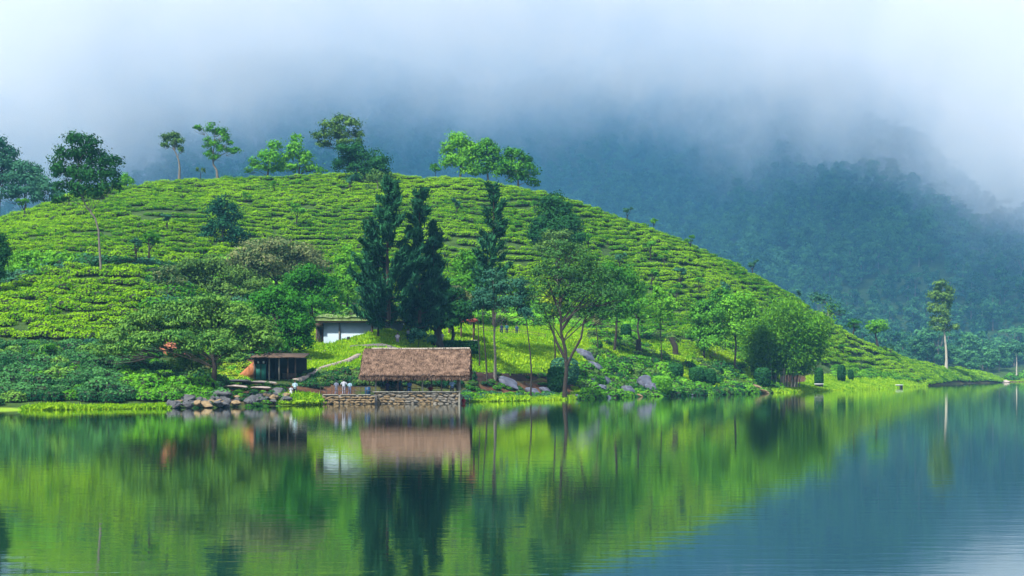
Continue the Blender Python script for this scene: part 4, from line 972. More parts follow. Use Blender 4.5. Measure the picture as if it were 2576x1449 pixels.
# tables and benches inside
for vx in (975, 1040, 1095):
    x = PX(vx, D0 + 4); zf = zw - .42
    pbox('bench', (x - .9, D0 + 3.2, zf + .4), (x + .9, D0 + 3.6, zf + .46), M['wood'])
    pbox('table', (x - .9, D0 + 3.9, zf + .7), (x + .9, D0 + 4.7, zf + .76), M['wood'])
    for sx_ in (-.7, .7): pbox('table_leg', (x + sx_ - .05, D0 + 4.2, zf), (x + sx_ + .05, D0 + 4.4, zf + .7), M['wood'])
    for sx_ in (-.7, .7): pbox('bench_leg', (x + sx_ - .05, D0 + 3.3, zf), (x + sx_ + .05, D0 + 3.5, zf + .4), M['wood'])

# landing wall left of the pavilion
DL = 157.2; lx0, lx1 = PX(805, DL), PX(937, DL); zl = PZ(994, DL)
OL = Vector((lx0, DL, 0)); land = thing('landing_wall', OL, 'low tawny fieldstone landing wall with a pale coping left of the pavilion', 'wall')
rl = lambda x, y, z: (x - OL.x, y - OL.y, z)
core = box_obj('fill', rl(lx0, DL + .1, -.8), rl(lx1 + .35, DL + 6, zl - .02), M['conc_dark'], land)
stone_face(core, lx0, lx1 + .3, -.25, zl - .1, lambda x: DL - .01 + .06 * math.sin(x * 1.3), .55, .3, [rock_mesh('stone', M['stone_a'], 60 + s, .85, 2) for s in range(4)], rl, .03)
for a_, b_ in ((812, 850), (856, 895), (900, 932)): bevel(box_obj('coping', rl(PX(a_, DL), DL - .05, zl - .01), rl(PX(b_, DL), DL + .5, zl + .09), M['conc'], land), .02)
# railing on the landing
DR = DL + .3; OR = Vector((PX(805, DR), DR, zl)); ra = thing('railing', OR, 'thin dark railing on the landing in front of the three visitors', 'railing')
for vx in np.linspace(806, 936, 10): MB().tube([(PX(vx, DR) - OR.x, 0, 0), (PX(vx, DR) - OR.x, 0, .95)], [.035, .035], 5).build('post', M['rail'], ra)
for z_ in (.5, .92): MB().tube([(0, 0, z_), (PX(936, DR) - OR.x, 0, z_)], [.03, .03], 5).build('rail', M['rail'], ra)
# dark blue water drum beside the pavilion
db = bpy.data.objects.new('water_drum', MB().tube([(0, 0, 0), (0, 0, .03), (0, 0, .3), (0, 0, .33), (0, 0, .6), (0, 0, .63), (0, 0, .93), (0, 0, .95)], [.3, .32, .32, .34, .34, .32, .32, .01], 16).mesh('water_drum', solid('drum_blue', (.01, .05, .12), .5, .2), True))
db.location = (PX(925, 158.8), 158.8, zl); put(db, None, 'dark blue drum standing on the landing at the left end of the pavilion', 'drum')

# ------------------------------------------------------------------ house with pale blue wall
DH = 191.0; OH = Vector((PX(815, DH), DH, 0)); ho = thing('house', OH, 'low house with a pale blue front wall and a mossy flat roof', 'house')
rh = lambda x, y, z: (x - OH.x, y - OH.y, z)
zb_, zt_ = PZ(886, DH), PZ(812, DH); zr_ = PZ(798, DH)
def hb(name, vx0, vx1, z0_, z1_, y0_, y1_, mat, jit=0, parent=None): return box_obj(name, rh(PX(vx0, DH), y0_, z0_), rh(PX(vx1, DH), y1_, z1_), mat, parent or ho, jit)
wall = hb('wall', 814, 1010, zb_ - 1.5, zt_, DH, DH + 7, M['paint'])
hb('plinth', 812, 880, zb_ - 1.6, zb_ - .05, DH - .25, DH - .003, M['conc_dark'])
hb('drainpipe', 852, 856, zb_, zt_, DH - .16, DH - .004, M['conc_dark'])
hb('fascia', 800, 1046, zt_ + .002, zt_ + .22, DH - .9, DH - .7, M['wood'])
rf = MB(); xs = np.linspace(PX(794, DH), PX(1048, DH), 26); ys = np.linspace(DH - 1.0, DH + 8, 8)
top = np.array([[rh(x, y, zr_ + .12 * math.sin(x * 1.4) + rng.normal(0, .06) + (y - DH) * .08) for y in ys] for x in xs]); bot = top.copy(); bot[:, :, 2] = zt_ + .23
ii = np.arange(26 * 8).reshape(26, 8); f = [np.stack([ii[:-1, :-1], ii[1:, :-1], ii[1:, 1:], ii[:-1, 1:]], -1).reshape(-1, 4)]; f.append(f[0][:, ::-1] + 208)
for e in (ii[:, 0], ii[:, -1], ii[0], ii[-1]): f.append(np.stack([e[:-1], e[1:], e[1:] + 208, e[:-1] + 208], -1))
rf.add(np.concatenate([top.reshape(-1, 3), bot.reshape(-1, 3)]), np.concatenate(f)); rf_o = rf.build('roof', M['moss'], ho)
n = 900; cc = np.stack([rng.uniform(PX(796, DH), PX(1046, DH), n) - OH.x, rng.uniform(-1, 6, n), zr_ + rng.uniform(-.25, .3, n) + .1], -1)
co, f, _ = quads_from(cc, unit(rng.normal(size=(n, 3)) + [0, -.5, .5]), rng.uniform(.08, .2, n))
put(bpy.data.objects.new('moss', mesh_np('moss', co, f, M['leaf_olive'], False, {'v': ('FACE', np.clip(rng.normal(.7, .3, n), 0, 1))})), 'stuff', parent=rf_o)
hb('porch_gable', 794, 812, zt_ - .6, zt_ + .2, DH - .8, DH + 2, M['wood'])
for vx in (796, 802, 808): hb('porch_post', vx, vx + 2.5, zb_ - .5, zt_ - .6, DH - .6 + (vx - 796) * .1, DH - .45 + (vx - 796) * .1, M['wood'])
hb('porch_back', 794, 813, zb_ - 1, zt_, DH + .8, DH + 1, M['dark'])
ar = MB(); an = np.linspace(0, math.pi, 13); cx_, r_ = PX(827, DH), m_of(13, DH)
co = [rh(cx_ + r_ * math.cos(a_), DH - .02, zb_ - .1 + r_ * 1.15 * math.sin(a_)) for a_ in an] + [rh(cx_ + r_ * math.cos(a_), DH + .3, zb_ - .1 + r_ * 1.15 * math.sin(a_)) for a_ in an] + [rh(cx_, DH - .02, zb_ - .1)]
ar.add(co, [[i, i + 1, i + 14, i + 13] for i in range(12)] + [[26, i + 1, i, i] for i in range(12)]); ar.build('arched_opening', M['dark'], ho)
hb('side_steps', 868, 874, zb_ - .3, zb_ + 1.3, DH - .5, DH - .01, M['dark']); hb('side_steps', 874, 880, zb_ - .3, zb_ + 2.1, DH - .55, DH - .01, M['dark'])
# dark kerb climbing along the grass over the wall foot
def on_ground_path(pts, D_of=None, lift=.1): return [Vector((PX(a, d), d, hz(PX(a, d), d) + lift)) for a, d in pts]
def kerb(name, label, cat, pts, w, h, mat, n=30, piece='kerbstone', step=.62):
    P_ = np.array([(PX(a, d), d) for a, d in pts]); seg = np.r_[0, np.cumsum(np.linalg.norm(np.diff(P_, axis=0), axis=1))]
    k_ = int(seg[-1] / step); t = thing(name, (P_[0, 0], P_[0, 1], hz(*P_[0])), label, cat); o0 = t.location
    me_ = None
    for i in range(k_):
        s_ = (i + .5) * seg[-1] / k_; x = np.interp(s_, seg, P_[:, 0]); y = np.interp(s_, seg, P_[:, 1]); x2 = np.interp(s_ + .1, seg, P_[:, 0]); y2 = np.interp(s_ + .1, seg, P_[:, 1])
        if me_ is None: me_ = MB().box((-step * .48, -w / 2, -.25), (step * .48, w / 2, h), .015).mesh(piece, mat)
        o = bpy.data.objects.new(piece, me_); o.location = Vector((x, y, hz(x, y))) - o0; sl_ = math.atan2(hz(x2, y2) - hz(x, y), .1)
        o.rotation_euler = (0, -sl_ * .9, math.atan2(y2 - y, x2 - x)); put(o, parent=t)
    return t
kerb('lawn_kerb', 'dark stone kerb climbing across the lawn from the house steps towards the pines', 'kerb', [(882, 184), (930, 182.5), (985, 181), (1040, 181), (1075, 184)], .3, .5, M['conc_dark'])
kerb('path_kerb', 'pale stone edging of the stair path below the house', 'kerb', [(742, 163), (790, 167), (840, 171.5), (880, 175), (905, 178)], .6, .5, M['rock_w'], step=.8)
kerb('lawn_path', 'long reddish edging along the level lawn path behind the lone trees', 'kerb', [(1190, 206), (1260, 207.5), (1330, 209), (1400, 212), (1440, 215)], .3, .12, M['stone_a'], step=1.0)
# earth ramp beside the stair path: mass of grey plastered wall
ob = MB(); a, b = (745, 170), (818, 183)
co = []
for vx, D, zt in ((738, 168, 930), (818, 184, 880)): co += [(PX(vx, D), D, hz(PX(vx, D), D) - .6), (PX(vx, D), D + .5, hz(PX(vx, D), D) - .6), (PX(vx, D), D + .5, PZ(zt, D)), (PX(vx, D), D, PZ(zt, D))]
co = np.array(co); base_p = co[0].copy(); ob.add(co - base_p, [[0, 4, 7, 3], [1, 2, 6, 5], [3, 7, 6, 2], [0, 3, 2, 1], [4, 5, 6, 7], [0, 1, 5, 4]])
q = bpy.data.objects.new('retaining_wall', ob.mesh('retaining_wall', M['conc_dark'])); q.location = base_p; put(q, None, 'rough grey brown retaining wall rising beside the stair path to the house', 'wall')

# shed with green doors
DS = 164.5; OS = Vector((PX(640, DS), DS, 0)); sh = thing('shed', OS, 'dark lean-to shed with green doors and pale posts under the dense tree', 'shed')
zs = hz(PX(700, DS), DS) - .05; zst = zs + 2.7
def sb(name, vx0, vx1, z0_, z1_, y0_, y1_, mat, parent=None): return box_obj(name, (PX(vx0, DS) - OS.x, y0_ - DS, z0_), (PX(vx1, DS) - OS.x, y1_ - DS, z1_), mat, parent or sh)
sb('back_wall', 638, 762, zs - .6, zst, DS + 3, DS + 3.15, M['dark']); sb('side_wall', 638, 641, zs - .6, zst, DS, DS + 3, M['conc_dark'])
rfs = MB(); rfs.add([(PX(632, DS) - OS.x, -.7, zst - .05), (PX(768, DS) - OS.x, -.7, zst - .05), (PX(768, DS) - OS.x, 3.6, zst + .5), (PX(632, DS) - OS.x, 3.6, zst + .5), (PX(632, DS) - OS.x, -.7, zst + .05), (PX(768, DS) - OS.x, -.7, zst + .05), (PX(768, DS) - OS.x, 3.6, zst + .6), (PX(632, DS) - OS.x, 3.6, zst + .6)], [[0,3,2,1],[4,5,6,7],[0,1,5,4],[1,2,6,5],[2,3,7,6],[3,0,4,7]]).build('roof', M['wood'], sh)
for a_ in (643, 656.5):
    d_ = sb('door', a_, a_ + 12, zs, zs + 1.95, DS + .1, DS + .16, M['green_door']); sb('door_frame', a_ - .8, a_ - .1, zs, zs + 2, DS + .05, DS + .2, M['wood'])
    sb('door_sign', a_ + 4, a_ + 8, zs + 2.05, zs + 2.3, DS + .1, DS + .14, M['white'], None)
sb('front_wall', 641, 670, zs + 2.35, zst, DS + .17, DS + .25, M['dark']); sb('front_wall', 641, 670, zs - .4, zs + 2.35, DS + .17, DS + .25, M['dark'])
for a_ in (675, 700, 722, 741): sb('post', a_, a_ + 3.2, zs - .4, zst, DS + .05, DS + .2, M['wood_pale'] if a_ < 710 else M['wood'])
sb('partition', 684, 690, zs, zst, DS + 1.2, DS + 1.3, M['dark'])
sb('counter', 705, 740, zs, zs + .9, DS + 1.5, DS + 2, M['wood'])
# terracotta lean-to left of the shed
DT = 166; q = bpy.data.objects.new('clay_slope', MB().add([(0, 0, -.5), (2.0, 0, -.5), (2.0, 0, 2.0), (0, 0, .15), (0, 2.5, -.5), (2.0, 2.5, -.5), (2.0, 2.5, 2.3), (0, 2.5, .4)], [[0,1,2,3],[5,4,7,6],[3,2,6,7],[1,5,6,2],[4,0,3,7],[0,4,5,1]]).mesh('clay_slope', solid('orange_clay', (.40, .16, .07), .95, .35, 1.5, .6, 4)))
q.location = (PX(598, DT), DT, hz(PX(610, DT), DT)); put(q, None, 'cut bank of bare orange clay sloping up beside the green doors', 'earth bank')
# red cut behind the umbrella tree
DX = 172
for nm, va, vb, ya, yb2, lab in (('clay_slope', 375, 480, 862, 905, 'cut bank of red earth with a pale rim seen through the umbrella shaped tree'), ('clay_slope', 168, 205, 868, 893, 'small scar of red earth between the low mound and the dark shrubs')):
    mbx = MB(); xs = np.linspace(PX(va, DX), PX(vb, DX), 14); co = []
    for i, x in enumerate(xs):
        s_ = math.sin(math.pi * (i + .3) / 13.6); zt = PZ(ya, DX) * s_ + PZ(yb2, DX) * (1 - s_)
        co += [(x, DX - 2.6, PZ(yb2 + 8, DX - 2.6)), (x, DX - .9 + rng.normal(0, .15), zt - .25 + rng.normal(0, .08)), (x, DX + .2, zt + .06), (x, DX + 2.5, zt - .3), (x, DX + 2.5, PZ(yb2 + 40, DX))]
    co = np.array(co); b0 = co[0].copy(); f = [[i * 5 + j, (i + 1) * 5 + j, (i + 1) * 5 + j + 1, i * 5 + j + 1] for i in range(13) for j in range(4)]
    q = bpy.data.objects.new(nm, mbx.add(co - b0, f).mesh(nm, solid('red_earth', (.24, .085, .045), .95, .4, 1.2, .6, 4))); q.location = b0; put(q, None, lab, 'earth bank')

# dark earth bank under the lawn, behind the landing and the pavilion; its colour also holds the shade
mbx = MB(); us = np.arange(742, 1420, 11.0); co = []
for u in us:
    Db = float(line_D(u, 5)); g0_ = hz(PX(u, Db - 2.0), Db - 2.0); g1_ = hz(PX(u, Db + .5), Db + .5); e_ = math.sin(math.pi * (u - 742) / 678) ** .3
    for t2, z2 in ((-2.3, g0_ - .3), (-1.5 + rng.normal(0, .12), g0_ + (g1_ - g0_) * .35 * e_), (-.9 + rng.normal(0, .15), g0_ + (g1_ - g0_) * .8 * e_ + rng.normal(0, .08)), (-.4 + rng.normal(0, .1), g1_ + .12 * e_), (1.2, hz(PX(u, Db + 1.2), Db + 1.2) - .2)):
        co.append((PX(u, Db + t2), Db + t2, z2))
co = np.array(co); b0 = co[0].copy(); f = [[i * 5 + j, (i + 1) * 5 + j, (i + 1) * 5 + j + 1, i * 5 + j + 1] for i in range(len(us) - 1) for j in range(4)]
q = bpy.data.objects.new('earth_bank', mbx.add(co - b0, f).mesh('earth_bank', solid('dark_wet_earth', (.028, .014, .011), .95, .6, 1.1, .8, 5))); q.location = b0; put(q, None, 'red brown earth bank, painted darker for shade, under the lawn behind the pavilion', 'earth bank')

# gazebo --------------------------------------------------------------
DG_ = 199.0; zg = hz(PX(1165, DG_), DG_); OG = Vector((PX(1160, DG_), DG_ + 1.5, zg)); ga = thing('gazebo', OG, 'small open shelter with a dark red hipped roof beside the flowering tree', 'gazebo')
zge = PZ(806, DG_) - zg
for dx, dy in ((-1.7, -1.5), (0, -1.5), (1.75, -1.5), (-1.7, 1.5), (1.75, 1.5)): MB().box((dx - .12, dy - .12, -.4), (dx + .12, dy + .12, zge)).build('post', M['wood'], ga)
MB().add([(-2.4, -2.1, zge), (2.4, -2.1, zge), (2.4, 2.1, zge), (-2.4, 2.1, zge), (-.8, 0, zge + 1.3), (.8, 0, zge + 1.3)], [[0,1,5,4],[2,3,4,5]]).add([(-2.4, -2.1, zge - .12), (2.4, -2.1, zge - .12), (2.4, 2.1, zge - .12), (-2.4, 2.1, zge - .12)], [[3,2,1,0]]).add([(-2.4, -2.1, zge), (-.8, 0, zge + 1.3), (-2.4, 2.1, zge), (-2.4, -2.1, zge)], [[0,1,2,3]]).add([(2.4, -2.1, zge), (2.4, 2.1, zge), (.8, 0, zge + 1.3), (2.4, -2.1, zge)], [[0,1,2,3]]).build('roof', M['redroof'], ga)
MB().box((-2.1, -2.12, zge - .3), (2.1, -1.95, zge - .13)).build('fascia', M['redroof'], ga)
MB().box((-2.2, -2, -.8), (2.3, 2, .02)).build('floor', M['conc'], ga)
MB().box((-1.5, 1.0, .42), (1.5, 1.4, .48)).build('bench', M['wood'], ga)
# dark clipped hedge in front of the gazebo
def hedge(name, label, vxa, vxb, D, h, w, mat, seed=1, n=1500):
    g = np.random.default_rng(seed); xa, xb = PX(vxa, D), PX(vxb, D); b = Vector((xa, D, hz((xa + xb) / 2, D))); Ln = xb - xa
    c = np.stack([g.uniform(0, Ln, n), g.uniform(-w / 2, w / 2, n), g.uniform(0, h, n)], -1)
    side = g.integers(0, 3, n); c[side == 0, 2] = h; c[side == 1, 1] = -w / 2; c += g.normal(0, .06, c.shape)
    co, f, _ = quads_from(c, unit(g.normal(size=(n, 3)) + np.array([0, -.5, .6])), g.uniform(.1, .2, n))
    k = len(co); bx = MB().box((.1, -w / 2 + .1, -.5), (Ln - .1, w / 2 - .1, h - .08)); co = np.concatenate([co, bx.co[0]]); f = np.concatenate([f, bx.f[0] + k])
    o = bpy.data.objects.new(name, mesh_np(name, co, f, mat, False, {'v': ('FACE', np.r_[np.clip(g.normal(.4, .2, n), 0, 1), np.zeros(6)])})); o.location = b
    return put(o, None, label, 'hedge')
hedge('hedge', 'low dark hedge running under the pines and the gazebo behind the thatched roof', 1030, 1205, 189, 1.15, 1.2, M['leaf_dark'], 1, 3600)
# spiky shrubs between the pines
make_tree('shrub', 'leafy shrub with pale leaves in front of the pine trunks behind the roof', 'shrub', 1050, 184, [(1030, 855, 14, 12), (1060, 850, 16, 14), (1085, 855, 12, 10), (1045, 840, 12, 10)], M['leaf_blue'], 1, 1.4, None, .06)
# lawn fence
DF = 214; ofx = PX(1190, DF); fe = thing('low_fence', (ofx, DF, hz(ofx, DF)), 'thin low wooden fence on the sunlit lawn behind the lone stems', 'fence')
for vx in np.linspace(1192, 1372, 12):
    x = PX(vx, DF); MB().tube([(x - ofx, 0, hz(x, DF) - fe.location.z - .2), (x - ofx, 0, hz(x, DF) - fe.location.z + .8)], [.05, .04], 5).build('post', M['wood'], fe)
for h_ in (.4, .72):
    MB().tube([(PX(vx, DF) - ofx, 0, hz(PX(vx, DF), DF) - fe.location.z + h_) for vx in np.linspace(1192, 1372, 12)], np.full(12, .03), 5).build('rail', M['wood'], fe)
# posts and stumps on the right slope
for u, D, h, lab in ((1608, 236, 2.4, 'dark wide stump post in the slope grass right of the rock spill'), (1700, 243, 3.0, 'leaning black tree stump beside the blue trees')):
    x = PX(u, D); o = bpy.data.objects.new('stump', MB().tube([(0, 0, -.4), (-.1, 0, h * .5), (-.9 if u == 1700 else -.1, 0, h)], [.55, .5, .38], 9).mesh('stump', M['bark'], True)); o.location = (x, D, hz(x, D)); put(o, None, lab, 'stump')
# small structures by the grassy shore
for u, D, lab in ((2060, 277, 'dark litter box with a white rim at the foot of the columnar bush'), (2262, 335, 'small dark box bench on the grassy shore of the point')):
    x = PX(u, D); z = hz(x, D); t = thing('litter_box', (x, D, z), lab, 'box')
    bevel(MB().box((-.75, -.4, 0), (.75, .4, .8)).build('body', M['dark'], t), .05); MB().box((-.85, -.5, .8), (.85, .5, .92)).build('lid', M['white'], t)
# clipped bushes -------------------------------------------------------
def clipped(label, vx, vy0, vy1, half, D, mat, shape='ball', seed=0, group=None):
    g = np.random.default_rng(seed); G = ground(vx, D); h = m_of(vy1 - vy0, D); w = m_of(half, D); n = 2200
    d = unit(g.normal(size=(n, 3))); sup = (np.abs(d) ** 3.5).sum(1, keepdims=True) ** (1 / 3.5)
    c = d / sup * np.array([w, w, h / 2]) * g.uniform(.9, 1.05, (n, 1)) + np.array([0, 0, h / 2 + .1]); 
    co, f, _ = quads_from(c, unit(d + g.normal(size=(n, 3)) * .4), g.uniform(.14, .26, n))
    o = bpy.data.objects.new('clipped_bush', mesh_np('clipped_bush', co, f, mat, False, {'v': ('FACE', np.clip(g.normal(.35, .2, n) + .2 * (c[:, 2] > h * .85), 0, 1))})); o.location = G
    return put(o, None, label, 'bush', group)
for i, (lab, vx, a_, b_, hw, D, mt) in enumerate((
    ('clipped dark bush, leftmost of the three on the right bank', 1699, 916, 950, 19, 229, 'leaf_dark'), ('clipped dark bush in the middle of three on the right bank', 1752, 918, 956, 18, 232, 'leaf_dark'), ('narrow clipped dark bush, rightmost of three on the right bank', 1786, 920, 960, 14, 234, 'leaf_dark'),
    ('big dark clipped bush at the left foot of the bamboo', 1918, 908, 955, 20, 252, 'leaf_dark'), ('tall columnar dark bush on the grassy shore', 2060, 915, 962, 10, 279, 'leaf_dark'), ('second columnar dark bush right along the grassy shore', 2117, 913, 955, 9, 303, 'leaf_dark'),
    ('small columnar bush, third along the grassy shore', 2140, 922, 950, 6, 312, 'leaf_dark'), ('dark green clipped bush at the foot of the open crowned tree', 1400, 905, 965, 22, 190, 'leaf_dark'), ('bushy blue grey shrub wrapped round the trunk of the open crowned tree', 1420, 850, 915, 34, 196, 'leaf_blue'),
    ('bright round bush at the waterline beside the blue boulders', 1665, 940, 985, 24, 213, 'leaf_bright'), ('small dark bush above the clipped three', 1575, 823, 862, 12, 244, 'leaf_dark'))):
    clipped(lab, vx, a_, b_, hw, D, M[mt], seed=i)

# ------------------------------------------------------------------ undergrowth and grass that nobody could count
und = [bush_mesh('undergrowth', M[k_], 210, .15, 1, .8, False, seed=60 + i) for i, k_ in enumerate(('leaf_mid', 'leaf_bright', 'leaf_dark', 'leaf_olive', 'leaf_blue', 'leaf_yellow'))]
up = []
def fill(u0, u1, ka, kb, pa, pb, dens, picks, smin, smax, cond=None, seed=0):
    g = np.random.default_rng(seed)
    for _ in range(dens):
        u = g.uniform(u0, u1); D = float(line_D(u, ka)) + pa; D2 = float(line_D(u, kb)) + pb; D = g.uniform(D, D2); x = PX(u, D)
        if cond and not cond(u, D, x): continue
        s = g.uniform(smin, smax); up.append((x, D, hz(x, D) - .2 * s, s * g.uniform(.9, 1.4), s * g.uniform(.9, 1.2), s * g.uniform(.7, 1.3), g.uniform(0, 6.28), g.choice(picks)))
fill(560, 1330, 6, 7, 12, 6, 900, [0, 0, 1, 2, 3, 1], 1.0, 2.2, lambda u, D, x: D > (212 if u < 1060 else 228), 1)
fill(380, 700, 5, 6, 6, 0, 260, [0, 3, 2, 4], 1.0, 1.8, None, 2)
fill(1330, 1600, 7, 7, -16, 10, 260, [0, 1, 3], .9, 1.8, None, 3)
fill(1430, 1960, 3, 5, -2.5, 2, 900, [0, 1, 2, 3, 0, 2], .55, 1.5, lambda u, D, x: vnoise2(x, D, 5, 88) > .28, 4)
fill(1450, 1930, 2, 3, .2, 1, 170, [0, 1, 2, 0], .5, 1.0, None, 44)
fill(1480, 1960, 5, 7, 0, 0, 620, [0, 1, 3, 3, 2], .5, 1.3, lambda u, D, x: vnoise2(x, D, 6, 89) > .42, 5)
fill(1170, 1420, 2, 3, .6, 3, 150, [0, 2, 4, 1], .35, .7, None, 6)
fill(430, 720, 3, 4, -4, 2, 130, [0, 2, 1], .3, .6, None, 7)
fill(1160, 1440, 4, 5, -2, 2, 90, [3, 2, 0], .3, .7, lambda u, D, x: vnoise2(x, D, 4, 90) > .5, 8)
fill(-60, 440, 6, 7, 1, -1, 300, [2, 2, 4], .9, 1.5, None, 40)  # dark plants stand in for the shadowed gap behind the mound
fill(760, 1190, 4, 5, 1, 0, 170, [2, 3, 2], .4, .9, None, 41)  # dark plants added to deepen the shadow on the bank
fill(540, 620, 4, 5, 0, 4, 60, [1, 5], .5, .9, None, 9)
fill(2090, 2330, 5, 6, -4, 2, 160, [0, 1], .7, 1.4, None, 10)
fill(2540, 2900, 3, 6, 0, 6, 200, [0, 1, 3], 1.0, 2.4, None, 11)
fill(740, 960, 4, 5, 1, 3, 60, [2, 3], .3, .6, None, 12)
up = np.array(up)
scatter('undergrowth', [bpy.data.objects.new('undergrowth_source', m_) for m_ in und], up[:, :3], up[:, 6], up[:, 3:6], up[:, 7], 'stuff', 'mixed green undergrowth filling the slopes between the trees')
# grass
def tuft(seed, mat):
    g = np.random.default_rng(seed); n = 26; c = np.stack([g.normal(0, .22, n), g.normal(0, .22, n), g.uniform(.05, .16, n)], -1)
    co, f, _ = quads_from(c, unit(np.stack([g.normal(size=n), g.normal(size=n), g.uniform(.2, .8, n)], -1)), g.uniform(.1, .24, n), .3, along=unit(np.stack([g.normal(0, .5, n), g.normal(0, .5, n), np.ones(n)], -1)))
    return mesh_np('grass', co, f, mat, False, {'v': ('FACE', g.uniform(0, 1, n))})
M['grass'] = leaf_mat('grass_blade', (.10, .30, .01), (.34, .52, .02), .3, True, .12)
gp = []; gg = np.random.default_rng(12)
for (u0, u1, ka, pa, kb, pb, cnt_) in ((745, 1470, 5, 0, 6, 10, 15000), (1060, 1470, 6, 8, 7, -10, 5000), (60, 425, 2, -.3, 3, -1.2, 1500), (1940, 2330, 2, -.5, 4, 0, 6000), (2030, 2330, 4, 0, 5, 0, 2500), (702, 800, 2, -.2, 3, .5, 1200), (1190, 1440, 2, -.3, 3, 0, 1800), (1440, 1960, 3, 0, 6, 0, 6000), (2530, 2900, 2, 0, 4, 0, 2500)):
    u = gg.uniform(u0, u1, cnt_); D = np.interp(u, ku, KD[:, ka]) + pa; D2 = np.interp(u, ku, KD[:, kb]) + pb; D = D + (D2 - D) * gg.uniform(0, 1, cnt_); x = PX(u, D)
    s = gg.uniform(.5, 1.2, cnt_) * np.where(vnoise2(x, D, 3, 45) > .6, 1.4, 1); z = height(x, D)
    gp.append(np.stack([x, D, z, s, s, s * gg.uniform(.7, 1.3, cnt_), gg.uniform(0, 6.28, cnt_), gg.integers(0, 4, cnt_)], -1))
gp = np.concatenate(gp); gp = gp[gp[:, 2] > -.1]
scatter('grass', [bpy.data.objects.new('grass_source', tuft(s, M['grass'])) for s in range(4)], gp[:, :3], gp[:, 6], gp[:, 3:6], gp[:, 7], 'stuff', 'bright lawn and shore grass')

